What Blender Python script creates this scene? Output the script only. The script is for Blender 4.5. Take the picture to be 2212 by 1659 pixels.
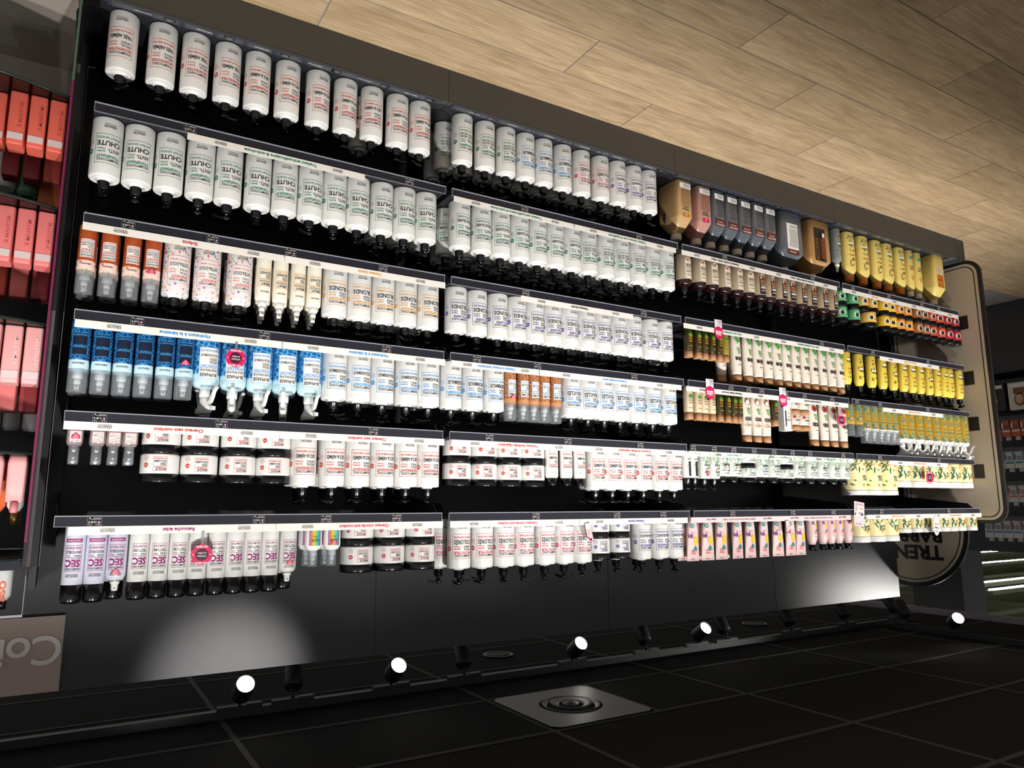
import bpy, math, random
from mathutils import Matrix, Vector
random.seed(7)
for o in list(bpy.data.objects): bpy.data.objects.remove(o)
scene = bpy.context.scene
COL = scene.collection
PI = math.pi

# ------------------------------------------------------------------ camera
# the photograph was taken with the phone upside down: the camera is rolled 180 degrees
F_PX, PITCH, ROLL, YAW = 1583.59, -0.16627, 0.00436, 0.54354
CAM = Vector((-0.03238, -2.39977, 1.71241))
def _basis():
    cx, sx = math.cos(PITCH), math.sin(PITCH)
    cr, sr = math.cos(ROLL), math.sin(ROLL)
    cz, sz = math.cos(YAW), math.sin(YAW)
    Rz = Matrix(((cz, -sz, 0), (sz, cz, 0), (0, 0, 1)))
    Rx = Matrix(((1, 0, 0), (0, cx, -sx), (0, sx, cx)))
    Rr = Matrix(((cr, 0, sr), (0, 1, 0), (-sr, 0, cr)))
    return Rz @ Rx @ Rr
_B = _basis()
cam_data = bpy.data.cameras.new('camera')
cam_data.sensor_width = 36.0
cam_data.lens = 36.0 * F_PX / 2212.0
cam_data.clip_start = 0.05
cam_data.clip_end = 200
cam = bpy.data.objects.new('camera', cam_data)
COL.objects.link(cam)
right, fwd, up = _B.col[0], _B.col[1], _B.col[2]
mw = Matrix.Identity(4)
for i in range(3):
    mw[i][0] = -right[i]; mw[i][1] = -up[i]; mw[i][2] = -fwd[i]; mw[i][3] = CAM[i]
cam.matrix_world = mw
scene.camera = cam

# ------------------------------------------------------------------ world, exposure
world = bpy.data.worlds.new('world'); scene.world = world
world.use_nodes = True
world.node_tree.nodes['Background'].inputs[0].default_value = (0.75, 0.72, 0.68, 1)
world.node_tree.nodes['Background'].inputs[1].default_value = 0.55
scene.view_settings.view_transform = 'Standard'
scene.view_settings.look = 'None'
scene.view_settings.gamma = 1
scene.view_settings.use_curve_mapping = False
scene.view_settings.exposure = 0.0
try:
    scene.cycles.max_bounces = 8
    scene.cycles.transparent_max_bounces = 16
    scene.cycles.caustics_reflective = False
    scene.cycles.caustics_refractive = False
    scene.cycles.sample_clamp_indirect = 4
except Exception:
    pass

# light levels (the lamps themselves are built further down)
FRONT_SPOT_W = 120.0      # shelf spots on the track in front of the gondola
HEADER_SPOT_W = 170.0     # the two spots aimed at the header panels
REAR_SPOT_W = 20.0       # spots beyond the gondola
END_SPOT_W = 120.0        # spot at the far end grazing the last header panel
TUBE_STRENGTH = 30.0

# ------------------------------------------------------------------ materials
def lin(c):
    return tuple(((v/255.0)/12.92 if v/255.0 <= 0.04045 else ((v/255.0+0.055)/1.055)**2.4) for v in c)
MATS = {}
def mat(name, rgb, rough=0.45, metal=0.0, coat=0.0, emit=None, noise=0.0, nscale=40.0, bump=0.0, spec=0.5):
    if name in MATS: return MATS[name]
    m = bpy.data.materials.new(name); m.use_nodes = True
    nt = m.node_tree; b = nt.nodes['Principled BSDF']
    c = lin(rgb)
    b.inputs['Base Color'].default_value = (*c, 1)
    b.inputs['Roughness'].default_value = rough
    b.inputs['Metallic'].default_value = metal
    b.inputs['Coat Weight'].default_value = coat
    b.inputs['Specular IOR Level'].default_value = spec
    if emit:
        b.inputs['Emission Color'].default_value = (*lin(emit[0]), 1)
        b.inputs['Emission Strength'].default_value = emit[1]
    if noise or bump:
        tc = nt.nodes.new('ShaderNodeTexCoord')
        n = nt.nodes.new('ShaderNodeTexNoise'); n.inputs['Scale'].default_value = nscale
        n.inputs['Detail'].default_value = 4
        nt.links.new(tc.outputs['Object'], n.inputs['Vector'])
        if noise:
            mx = nt.nodes.new('ShaderNodeMix'); mx.data_type = 'RGBA'
            mx.inputs[6].default_value = (*[v*(1-noise) for v in c], 1)
            mx.inputs[7].default_value = (*[min(1, v*(1+noise)) for v in c], 1)
            nt.links.new(n.outputs['Fac'], mx.inputs[0])
            nt.links.new(mx.outputs[2], b.inputs['Base Color'])
        if bump:
            bp = nt.nodes.new('ShaderNodeBump'); bp.inputs['Strength'].default_value = bump
            bp.inputs['Distance'].default_value = 0.002
            nt.links.new(n.outputs['Fac'], bp.inputs['Height'])
            nt.links.new(bp.outputs['Normal'], b.inputs['Normal'])
    MATS[name] = m
    return m
def clear(name, tint=(235, 240, 245), gloss=0.10, rough=0.06, haze=0.0, hazecol=(230, 235, 240)):
    """clear plastic: mostly transparent, a little gloss, optional milky haze"""
    if name in MATS: return MATS[name]
    m = bpy.data.materials.new(name); m.use_nodes = True
    nt = m.node_tree; nt.nodes.remove(nt.nodes['Principled BSDF'])
    out = nt.nodes['Material Output']
    tr = nt.nodes.new('ShaderNodeBsdfTransparent'); tr.inputs[0].default_value = (*lin(tint), 1)
    gl = nt.nodes.new('ShaderNodeBsdfGlossy'); gl.inputs['Roughness'].default_value = rough
    fr = nt.nodes.new('ShaderNodeLayerWeight'); fr.inputs['Blend'].default_value = 0.35
    mm = nt.nodes.new('ShaderNodeMath'); mm.operation = 'MULTIPLY_ADD'
    mm.inputs[1].default_value = 0.55; mm.inputs[2].default_value = gloss
    nt.links.new(fr.outputs['Fresnel'], mm.inputs[0])
    mx = nt.nodes.new('ShaderNodeMixShader')
    nt.links.new(mm.outputs[0], mx.inputs[0])
    nt.links.new(tr.outputs[0], mx.inputs[1]); nt.links.new(gl.outputs[0], mx.inputs[2])
    last = mx
    if haze:
        df = nt.nodes.new('ShaderNodeBsdfDiffuse'); df.inputs[0].default_value = (*lin(hazecol), 1)
        m2 = nt.nodes.new('ShaderNodeMixShader'); m2.inputs[0].default_value = haze
        nt.links.new(mx.outputs[0], m2.inputs[1]); nt.links.new(df.outputs[0], m2.inputs[2]); last = m2
    nt.links.new(last.outputs[0], out.inputs['Surface'])
    MATS[name] = m
    return m
def wood_floor_mat():
    m = bpy.data.materials.new('wood_look_tile'); m.use_nodes = True
    nt = m.node_tree; b = nt.nodes['Principled BSDF']; N = nt.nodes.new; L = nt.links.new
    tc = N('ShaderNodeTexCoord'); oi = N('ShaderNodeObjectInfo')
    add = N('ShaderNodeVectorMath'); add.operation = 'ADD'
    mul = N('ShaderNodeVectorMath'); mul.operation = 'SCALE'; mul.inputs['Scale'].default_value = 37.0
    L(oi.outputs['Location'], mul.inputs[0])
    L(tc.outputs['Object'], add.inputs[0]); L(mul.outputs[0], add.inputs[1])
    mp = N('ShaderNodeMapping'); mp.inputs['Scale'].default_value = (3.0, 30.0, 30.0)
    L(add.outputs[0], mp.inputs['Vector'])
    n1 = N('ShaderNodeTexNoise'); n1.inputs['Scale'].default_value = 1.0; n1.inputs['Detail'].default_value = 6; n1.inputs['Distortion'].default_value = 1.2
    L(mp.outputs[0], n1.inputs['Vector'])
    mp2 = N('ShaderNodeMapping'); mp2.inputs['Scale'].default_value = (9.0, 160.0, 160.0)
    L(add.outputs[0], mp2.inputs['Vector'])
    n2 = N('ShaderNodeTexNoise'); n2.inputs['Scale'].default_value = 1.0; n2.inputs['Detail'].default_value = 5; n2.inputs['Distortion'].default_value = 0.6
    L(mp2.outputs[0], n2.inputs['Vector'])
    n3 = N('ShaderNodeTexNoise'); n3.inputs['Scale'].default_value = 5.0; n3.inputs['Detail'].default_value = 3
    L(add.outputs[0], n3.inputs['Vector'])
    r = N('ShaderNodeValToRGB')
    r.color_ramp.elements[0].position = 0.30; r.color_ramp.elements[0].color = (*lin((172, 142, 106)), 1)
    r.color_ramp.elements[1].position = 0.62; r.color_ramp.elements[1].color = (*lin((226, 198, 160)), 1)
    mixf = N('ShaderNodeMath'); mixf.operation = 'MULTIPLY_ADD'; mixf.inputs[1].default_value = 0.45
    L(n2.outputs['Fac'], mixf.inputs[0])
    hm = N('ShaderNodeMath'); hm.operation = 'MULTIPLY'; hm.inputs[1].default_value = 0.55
    L(n1.outputs['Fac'], hm.inputs[0]); L(hm.outputs[0], mixf.inputs[2])
    L(mixf.outputs[0], r.inputs[0])
    hs = N('ShaderNodeHueSaturation')
    vv = N('ShaderNodeMath'); vv.operation = 'MULTIPLY_ADD'; vv.inputs[1].default_value = 0.22; vv.inputs[2].default_value = 0.86
    L(oi.outputs['Random'], vv.inputs[0])
    v2 = N('ShaderNodeMath'); v2.operation = 'MULTIPLY_ADD'; v2.inputs[1].default_value = 0.25
    L(n3.outputs['Fac'], v2.inputs[0]); L(vv.outputs[0], v2.inputs[2])
    v3 = N('ShaderNodeMath'); v3.operation = 'ADD'; v3.inputs[1].default_value = -0.10
    L(v2.outputs[0], v3.inputs[0])
    L(v3.outputs[0], hs.inputs['Value']); L(r.outputs[0], hs.inputs['Color'])
    L(hs.outputs[0], b.inputs['Base Color'])
    b.inputs['Roughness'].default_value = 0.5
    bp = N('ShaderNodeBump'); bp.inputs['Strength'].default_value = 0.25; bp.inputs['Distance'].default_value = 0.002
    L(n2.outputs['Fac'], bp.inputs['Height']); L(bp.outputs['Normal'], b.inputs['Normal'])
    MATS['wood_look_tile'] = m
    return m
def pattern_mat(name, ca, cb, scale=90.0, rough=0.25, kind='vor'):
    """printed pattern wrapping a bottle: fine lines on a ground colour"""
    m = bpy.data.materials.new(name); m.use_nodes = True
    nt = m.node_tree; b = nt.nodes['Principled BSDF']; N = nt.nodes.new; L = nt.links.new
    tc = N('ShaderNodeTexCoord'); v = N('ShaderNodeTexVoronoi')
    v.feature = 'DISTANCE_TO_EDGE' if kind == 'vor' else 'F1'
    v.inputs['Scale'].default_value = scale
    L(tc.outputs['Object'], v.inputs['Vector'])
    r = N('ShaderNodeValToRGB'); r.color_ramp.interpolation = 'LINEAR'
    if kind == 'vor':
        r.color_ramp.elements[0].position = 0.04; r.color_ramp.elements[0].color = (*lin(cb), 1)
        r.color_ramp.elements[1].position = 0.10; r.color_ramp.elements[1].color = (*lin(ca), 1)
    else:
        r.color_ramp.elements[0].position = 0.25; r.color_ramp.elements[0].color = (*lin(cb), 1)
        r.color_ramp.elements[1].position = 0.33; r.color_ramp.elements[1].color = (*lin(ca), 1)
    L(v.outputs['Distance'], r.inputs[0]); L(r.outputs[0], b.inputs['Base Color'])
    b.inputs['Roughness'].default_value = rough
    MATS[name] = m
    return m
def confetti_mat(name, ground, cols, scale=70.0):
    """small multicoloured printed shapes on a light ground"""
    m = bpy.data.materials.new(name); m.use_nodes = True
    nt = m.node_tree; b = nt.nodes['Principled BSDF']; N = nt.nodes.new; L = nt.links.new
    tc = N('ShaderNodeTexCoord'); v = N('ShaderNodeTexVoronoi'); v.inputs['Scale'].default_value = scale
    L(tc.outputs['Object'], v.inputs['Vector'])
    sep = N('ShaderNodeSeparateColor'); L(v.outputs['Color'], sep.inputs[0])
    cr = N('ShaderNodeValToRGB'); cr.color_ramp.interpolation = 'CONSTANT'
    while len(cr.color_ramp.elements) < len(cols): cr.color_ramp.elements.new(0.5)
    for i, c in enumerate(cols):
        cr.color_ramp.elements[i].position = i/len(cols); cr.color_ramp.elements[i].color = (*lin(c), 1)
    L(sep.outputs[0], cr.inputs[0])
    th = N('ShaderNodeValToRGB'); th.color_ramp.elements[0].position = 0.40; th.color_ramp.elements[1].position = 0.46
    th.color_ramp.elements[0].color = (1, 1, 1, 1); th.color_ramp.elements[1].color = (0, 0, 0, 1)
    L(v.outputs['Distance'], th.inputs[0])
    mx = N('ShaderNodeMix'); mx.data_type = 'RGBA'; mx.inputs[6].default_value = (*lin(ground), 1)
    L(th.outputs[0], mx.inputs[0]); L(cr.outputs[0], mx.inputs[7]); L(mx.outputs[2], b.inputs['Base Color'])
    b.inputs['Roughness'].default_value = 0.3
    MATS[name] = m
    return m

WHITE = mat('white_plastic', (228, 228, 226), 0.32, bump=0.15, nscale=600)
WHITEG = mat('white_gloss_plastic', (235, 235, 232), 0.22)
PRINTW = mat('white_print', (235, 233, 230), 0.45)
CREAM = mat('cream_plastic', (240, 234, 218), 0.3)
BLACKP = mat('black_plastic', (14, 14, 16), 0.22)
BLACKM = mat('black_laminate', (38, 40, 45), 0.36, bump=0.25, nscale=900, noise=0.12)
BLACKS = mat('black_steel', (30, 31, 35), 0.45, noise=0.1, nscale=120)
PLINTH = mat('plinth_anthracite', (62, 59, 54), 0.55, noise=0.05, nscale=30)
INK = mat('black_ink', (28, 26, 28), 0.5)
RED = mat('red_ink', (200, 62, 48), 0.5)
GREEN = mat('green_ink', (22, 126, 102), 0.5)
BLUE = mat('blue_ink', (58, 150, 216), 0.5)
PINK = mat('pink_ink', (204, 52, 92), 0.5)
PURPLE = mat('purple_ink', (96, 76, 158), 0.5)
GOLD = mat('gold_ink', (226, 162, 66), 0.5)
MAGENTA = mat('magenta_ink', (142, 28, 106), 0.5)
CERISE = mat('cerise_sticker', (208, 24, 92), 0.4)
DARKPLUM = mat('dark_plum', (70, 20, 46), 0.4)
RAIL = mat('rail_dark_plastic', (40, 40, 48), 0.18, noise=0.10, nscale=25)
LIP = mat('rail_clear_edge', (150, 152, 165), 0.15)
CARD = mat('strip_card', (232, 228, 222), 0.5)
CARDPINK = mat('strip_card_pink', (240, 206, 208), 0.5)
TAGBLK = mat('price_tag_black', (18, 18, 22), 0.3)
FLAGB = mat('flag_blue', (40, 50, 140), 0.5)
FLAGR = mat('flag_red', (200, 40, 45), 0.5)
CLEAR = clear('clear_plastic', haze=0.13, gloss=.06)
ACRYL = clear('acrylic_sheet', tint=(228, 222, 224), gloss=0.03, haze=0.03, hazecol=(200, 170, 180))
PINKGLOWEDGE = mat('acrylic_edge_pink_glow', (112, 36, 72), 0.25)  # pink light caught from the cartons, put into the clear edge's colour
GREENEDGE = mat('acrylic_green_edge', (70, 98, 84), 0.25)
SMOKE = clear('smoked_glass_shelf', tint=(150, 156, 154), gloss=0.05)
SILVER = mat('silver_metal', (190, 190, 196), 0.18, metal=1.0)
WOODCAP = mat('wood_look_cap', (188, 140, 100), 0.5, noise=0.22, nscale=55)

# ------------------------------------------------------------------ mesh tools
class MB:
    def __init__(s): s.v = []; s.f = []; s.m = []; s.sm = []; s.mats = []
    def mi(s, m):
        if m not in s.mats: s.mats.append(m)
        return s.mats.index(m)
    def add(s, vs, fs, m, smooth=False):
        o = len(s.v); k = s.mi(m)
        s.v += [tuple(p) for p in vs]
        for f in fs: s.f.append([i+o for i in f]); s.m.append(k); s.sm.append(smooth)
    def box(s, x0, x1, y0, y1, z0, z1, m):
        if x0 > x1: x0, x1 = x1, x0
        vs = [(x0,y0,z0),(x1,y0,z0),(x1,y1,z0),(x0,y1,z0),(x0,y0,z1),(x1,y0,z1),(x1,y1,z1),(x0,y1,z1)]
        s.add(vs, [(3,2,1,0),(4,5,6,7),(0,1,5,4),(1,2,6,5),(2,3,7,6),(3,0,4,7)], m)
    def loft(s, secs, m, seg=24, cap0=True, cap1=True, mats=None, smooth=True):
        """secs: (z, a, b, n[, cx, cy]) superellipse rings"""
        o = len(s.v)
        for sc in secs:
            z, a, b, n = sc[:4]; cx, cy = (sc[4], sc[5]) if len(sc) > 4 else (0, 0)
            for i in range(seg):
                t = 2*PI*(i+0.5)/seg; c, d = math.cos(t), math.sin(t)
                x = a*math.copysign(abs(c)**(2/n), c); y = b*math.copysign(abs(d)**(2/n), d)
                s.v.append((x+cx, y+cy, z))
        for k in range(len(secs)-1):
            mm = s.mi(mats[k] if mats else m)
            for i in range(seg):
                j = (i+1) % seg
                s.f.append([o+k*seg+i, o+k*seg+j, o+(k+1)*seg+j, o+(k+1)*seg+i]); s.m.append(mm); s.sm.append(smooth)
        if cap0: s.f.append([o+i for i in range(seg)][::-1]); s.m.append(s.mi(mats[0] if mats else m)); s.sm.append(False)
        if cap1:
            q = o+(len(secs)-1)*seg
            s.f.append([q+i for i in range(seg)]); s.m.append(s.mi(mats[-1] if mats else m)); s.sm.append(False)
    def lathe(s, prof, m, seg=24, mats=None, cx=0, cy=0, smooth=True, cap0=True, cap1=True):
        s.loft([(z, r, r, 2, cx, cy) for r, z in prof], m, seg, cap0, cap1, mats, smooth)
    def prism(s, pts, z0, z1, m, axis='z'):
        n = len(pts)
        def P(p, h):
            return (p[0], p[1], h) if axis == 'z' else ((h, p[0], p[1]) if axis == 'x' else (p[0], h, p[1]))
        vs = [P(p, z0) for p in pts]+[P(p, z1) for p in pts]
        fs = [tuple(range(n))[::-1], tuple(range(n, 2*n))]+[(i, (i+1) % n, n+(i+1) % n, n+i) for i in range(n)]
        s.add(vs, fs, m)
    def tube(s, pts, r, m, seg=8):
        """round bar along a polyline"""
        o = len(s.v); k = s.mi(m); pv = [Vector(p) for p in pts]
        for i, p in enumerate(pv):
            d = (pv[min(i+1, len(pv)-1)]-pv[max(i-1, 0)]).normalized()
            a = d.orthogonal().normalized(); b = d.cross(a)
            rr = r[i] if isinstance(r, (list, tuple)) else r
            for j in range(seg):
                t = 2*PI*j/seg
                s.v.append(tuple(p+a*math.cos(t)*rr+b*math.sin(t)*rr))
        for i in range(len(pv)-1):
            for j in range(seg):
                j2 = (j+1) % seg
                s.f.append([o+i*seg+j, o+i*seg+j2, o+(i+1)*seg+j2, o+(i+1)*seg+j]); s.m.append(k); s.sm.append(True)
        s.f.append([o+j for j in range(seg)][::-1]); s.m.append(k); s.sm.append(False)
        q = o+(len(pv)-1)*seg
        s.f.append([q+j for j in range(seg)]); s.m.append(k); s.sm.append(False)
    def mesh(s, name):
        me = bpy.data.meshes.new(name)
        me.from_pydata(s.v, [], s.f)
        for m in s.mats: me.materials.append(m)
        me.polygons.foreach_set('material_index', s.m)
        me.polygons.foreach_set('use_smooth', s.sm)
        me.update()
        return me
    def build(s, name, parent=None, loc=(0, 0, 0), rotz=0.0):
        return put(name, s.mesh(name), parent, loc, rotz)
def put(name, me, parent=None, loc=(0, 0, 0), rotz=0.0):
    o = bpy.data.objects.new(name, me); COL.objects.link(o)
    o.location = loc
    if rotz: o.rotation_euler = (0, 0, rotz)
    if parent is not None: o.parent = parent
    return o
def tag(o, label=None, cat=None, group=None, kind=None):
    if label: o['label'] = label
    if cat: o['category'] = cat
    if group: o['group'] = group
    if kind: o['kind'] = kind
    return o
def empty(name, loc=(0, 0, 0), rotz=0.0):
    o = bpy.data.objects.new(name, None); COL.objects.link(o); o.empty_display_size = 0.05
    o.location = loc; o.rotation_euler = (0, 0, rotz)
    return o

# ------------------------------------------------------------------ lettering
_TXT = {}
def text2d(s, bold=0.0, shear=0.0, res=2):
    """flat outline of a word, normalised so that its bounding box starts at 0,0; cap height is about 0.7"""
    key = (s, bold, shear, res)
    if key not in _TXT:
        cu = bpy.data.curves.new('t', 'FONT'); cu.body = s; cu.resolution_u = res
        cu.offset = bold+.012; cu.shear = shear; cu.fill_mode = 'FRONT'
        ob = bpy.data.objects.new('t', cu)
        me = bpy.data.meshes.new_from_object(ob)
        vs = [(v.co.x, v.co.y) for v in me.vertices]; fs = [tuple(p.vertices) for p in me.polygons]
        bpy.data.objects.remove(ob); bpy.data.curves.remove(cu); bpy.data.meshes.remove(me)
        x0 = min([v[0] for v in vs], default=0); x1 = max([v[0] for v in vs], default=1)
        _TXT[key] = ([(x-x0, y) for x, y in vs], fs, x1-x0)
    return _TXT[key]
class Print:
    """flat print made of thin faces, wrapped on a surface by wrap(s, z, offset)->(x,y,z)"""
    def __init__(s, wrap, step=0.005): s.mb = MB(); s.wrap = wrap; s.step = step; s.lay = 0
    def _put(s, vs, fs, m, lay=None):
        off = 0.0004+0.00012*(s.lay if lay is None else lay)
        s.mb.add([s.wrap(x, z, off) for x, z in vs], fs, m)
    def text(s, t, x, z, h, m, w=None, fit=None, align='l', bold=0.0, shear=0.0):
        vs, fs, wd = text2d(t, bold, shear)
        k = h/0.7; kx = k
        if w and wd*k > w: kx = w/wd
        if fit: kx = fit/wd
        W = wd*kx
        x0 = x if align == 'l' else (x-W/2 if align == 'c' else x-W)
        s._put([(x0+a*kx, z+b*k) for a, b in vs], fs, m, 3)
    def rect(s, x0, x1, z0, z1, m, lay=1):
        n = max(1, int(math.ceil(abs(x1-x0)/s.step)))
        vs = []; fs = []
        for i in range(n+1):
            x = x0+(x1-x0)*i/n; vs += [(x, z0), (x, z1)]
        for i in range(n): fs.append((2*i, 2*i+2, 2*i+3, 2*i+1))
        s._put(vs, fs, m, lay)
    def frame(s, x0, x1, z0, z1, t, m, lay=2):
        s.rect(x0, x1, z0, z0+t, m, lay); s.rect(x0, x1, z1-t, z1, m, lay)
        s.rect(x0, x0+t, z0, z1, m, lay); s.rect(x1-t, x1, z0, z1, m, lay)
    def disc(s, x, z, r, m, lay=2, n=18, rx=None):
        rx = rx or r
        s._put([(x+rx*math.cos(2*PI*i/n), z+r*math.sin(2*PI*i/n)) for i in range(n)], [tuple(range(n))], m, lay)
    def ring(s, x, z, r, t, m, lay=2, n=18):
        vs = [(x+r*math.cos(2*PI*i/n), z+r*math.sin(2*PI*i/n)) for i in range(n)]+[(x+(r-t)*math.cos(2*PI*i/n), z+(r-t)*math.sin(2*PI*i/n)) for i in range(n)]
        s._put(vs, [(i, (i+1) % n, n+(i+1) % n, n+i) for i in range(n)], m, lay)
    def leaf(s, x, z, l, w, a, m, lay=2):
        c, d = math.cos(a), math.sin(a)
        pts = [(-l, 0), (-l*.4, w), (l*.35, w*.8), (l, 0), (l*.35, -w*.8), (-l*.4, -w)]
        s._put([(x+p*c-q*d, z+p*d+q*c) for p, q in pts], [tuple(range(6))], m, lay)
    def poly(s, pts, m, lay=2): s._put(pts, [tuple(range(len(pts)))], m, lay)
    def mesh(s, name): return s.mb.mesh(name)
def wrap_cyl(R):
    def f(x, z, off):
        a = x/R
        return ((R+off)*math.sin(a), -(R+off)*math.cos(a), z)
    return f
def wrap_ell(a, b, n=2.0):
    def f(x, z, off):
        t = min(0.995, abs(x)/a)
        return (x, -b*(1-t**n)**(1/n)-off, z)
    return f
def wrap_flat(y):
    return lambda x, z, off: (x, y-off, z)

# ------------------------------------------------------------------ product kinds
ORD = ['first', 'second', 'third', 'fourth', 'fifth', 'sixth', 'seventh', 'eighth', 'ninth', 'tenth', 'eleventh', 'twelfth', 'thirteenth', 'fourteenth', 'fifteenth']
class Kind:
    """a product: name, category, describing words, and a list of parts (name, mesh, z, spin, [sub parts])"""
    def __init__(s, name, cat, desc): s.name = name; s.cat = cat; s.desc = desc; s.parts = []
    def part(s, name, me, z=0.0, spin=0.0, subs=()):
        s.parts.append((name, me, z, spin, list(subs))); return s
    def place(s, loc, rotz=0.0, label=None, group=None, extra=()):
        t = empty(s.name, loc, rotz)
        tag(t, label, s.cat, group)
        for name, me, z, spin, subs in list(s.parts)+list(extra):
            o = put(name, me, t, (0, 0, z), random.uniform(-spin, spin) if spin else 0)
            for sn, sm, sz, sspin in subs:
                put(sn, sm, o, (0, 0, sz), random.uniform(-sspin, sspin) if sspin else 0)
        return t

def round_body(R, h, m, top=None, sh=0.008, mats=None):
    b = MB()
    top = top or m
    prof = [(R*.90, 0), (R*.97, .0012), (R, .005), (R, h-sh), (R*.985, h-sh*.45), (R*.93, h-.001), (R*.88, h)]
    b.lathe(prof, m, 32, cap1=False, mats=[m]*6)
    b.lathe([(R*.88, h), (R*.82, h-.002), (.020, h-.0015), (.019, h+.005), (.013, h+.006)], top, 32, cap0=False)
    return b
def pump_parts():
    c = MB()
    c.lathe([(.0165, 0), (.0175, .002), (.0175, .006), (.0165, .007), (.0160, .026), (.0145, .029)], BLACKP, 20)
    c.lathe([(.0085, .029), (.0085, .034), (.0055, .035), (.0055, .046)], BLACKP, 12)
    n = MB()
    n.lathe([(.0095, 0), (.0125, .003), (.0125, .009), (.010, .012)], BLACKP, 16)
    # flat nozzle reaching sideways, drooping at its tip
    vs = []; 
    for x, w, z0, z1 in ((0, .0085, .003, .0115), (.018, .0075, .0035, .0115), (.034, .0055, .002, .0085), (.043, .0040, -.002, .004)):
        vs += [(x, -w, z0), (x, w, z0), (x, w, z1), (x, -w, z1)]
    fs = []
    for k in range(3):
        a = 4*k
        for i in range(4): fs.append((a+i, a+(i+1) % 4, a+4+(i+1) % 4, a+4+i))
    fs += [(3, 2, 1, 0), (12, 13, 14, 15)]
    n.add(vs, fs, BLACKP)
    return c.mesh('pump'), n.mesh('nozzle')
PUMP, NOZZLE = pump_parts()

def hair_print(R, h, ink, word, mid, script, big, small, bw=.038, badges=True, ground=None):
    """the brand's square label: frame with five lines of lettering and the brand near the base"""
    p = Print(wrap_cyl(R)); H = h
    z0, z1 = .305*H, .80*H
    if ground: p.rect(-bw, bw, z0, z1, ground, 1)
    p.frame(-bw, bw, z0, z1, .0011, ink)
    x = -bw+.005; W = 2*bw-.010
    p.text('SHAMPOOING', x, .715*H, .0090, INK, fit=W*.97)
    p.text(word, x, .655*H, .0090, ink, fit=W if len(word) > 7 else W*.86, bold=.018)
    if len(mid) == 2:
        p.text(mid[0], x, .592*H, .0072, INK, w=W*.46); p.text(mid[1], x, .538*H, .0072, INK, w=W*.46)
    else:
        p.text(mid[0], x, .545*H, .0125, INK, w=W*.55)
    p.text(script[0], bw-.006, .592*H, .0058, ink, w=W*.36, align='r', shear=.35)
    p.text(script[1], bw-.006, .545*H, .0058, ink, w=W*.36, align='r', shear=.35)
    if isinstance(big, tuple):
        p.text(big[0], x, .478*H, .0085, INK, fit=W); p.text(big[1], x, .420*H, .0085, INK, fit=W)
    else:
        p.text(big, x, .425*H, .0150 if len(big) < 8 else .0115, INK, fit=W, bold=.012)
    p.text(small, x, .352*H, .0068, ink, fit=W)
    p.text('KERASOIN', 0, .155*H, .0078, INK, fit=.033, align='c')
    p.text('PROFESSIONNEL', 0, .128*H, .0026, INK, fit=.033, align='c')
    if badges:
        bx = bw+.017
        p.disc(bx, .60*H, .0088, ink); p.text('98%', bx, .585*H, .0045, PRINTW, align='c')
        p.ring(bx, .46*H, .0088, .0009, ink); p.text('100%', bx, .447*H, .0038, ink, align='c')
    return p.mesh('print')
SH = {
 'reconstr': (RED, 'RECONSTRUCTEUR', ('SPÉCIAL', 'CHEVEUX'), ('Renforce', '& nourrit'), 'TRÈS ABÎMÉS', 'ENRICHI EN KÉRATINE', 'red-framed RECONSTRUCTEUR'),
 'nourr': (RED, 'NOURRISSANT', ('SPÉCIAL', 'CHEVEUX'), ('Hydrate', '& Adoucit'), 'SECS & ABÎMÉS', 'PROVITAMINE B5', 'red-framed NOURRISSANT'),
 'equil': (GREEN, 'ÉQUILIBRE', ('SPÉCIAL',), ('Régule', '& hydrate'), ('RACINES GRASSES', 'POINTES SÈCHES'), 'EXTRAITS VÉGÉTAUX', 'green-framed EQUILIBRE'),
 'quot': (BLUE, 'QUOTIDIEN', ('SPÉCIAL', 'CHEVEUX'), ('Douceur', '& Vitalité'), 'NORMAUX', 'EXTRAITS VÉGÉTAUX', 'blue-framed QUOTIDIEN'),
 'prot': (PINK, 'PROTECTEUR', ('SPÉCIAL', 'CHEVEUX'), ('Illumine', '& Hydrate'), 'COLORÉS', "HUILE D'ABYSSINIE", 'pink-framed PROTECTEUR'),
 'dej': (PURPLE, 'DÉJAUNISSEUR', ('SPÉCIAL', 'CHEVEUX'), ('Illumine', '& répare'), 'GRIS & BLANCS', 'ENRICHI EN KÉRATINE', 'violet-framed BLANCS'),
 'tonif': (GREEN, 'TONIFIANT', ('ANTI-',), ('Équilibre', '& Renforce'), 'CHUTE', 'EXTRAIT DE RICIN', 'green-framed CHUTE'),
 'assain': (GREEN, 'ASSAINISSANT', ('ANTI-',), ('Équilibre', '& Apaise'), 'PELLICULAIRE', 'EXTRAIT DE JUJUBIER', 'green-framed PELLICULAIRE'),
 'polaire': (PURPLE, 'POLAIRE', ('SPÉCIAL', 'CHEVEUX'), ('Déjaunit', '& Illumine'), 'BLONDS', 'ENRICHI EN KÉRATINE', 'violet-framed BLONDS'),
 'blond': (GOLD, 'ÉCLAIRCISSANT', ('SPÉCIAL', 'CHEVEUX'), ('Illumine', '& adoucit'), 'BLONDS', 'EXTRAIT DE CAMOMILLE', 'gold-framed BLONDS'),
 'hydr': (BLUE, 'HYDRATANT', ('SPÉCIAL', 'CHEVEUX'), ('Souplesse', '& Douceur'), 'SECS & NORMAUX', 'ENRICHI EN KÉRATINE', 'blue-framed HYDRATANT'),
 'boucl': (BLUE, 'DYNAMISANT', ('SPÉCIAL', 'CHEVEUX'), ('Définition', '& Tonus'), 'BOUCLÉS', 'PROTÉINES DE SOIE', 'blue-framed DYNAMISANT'),
}
_BODY = {}
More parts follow.
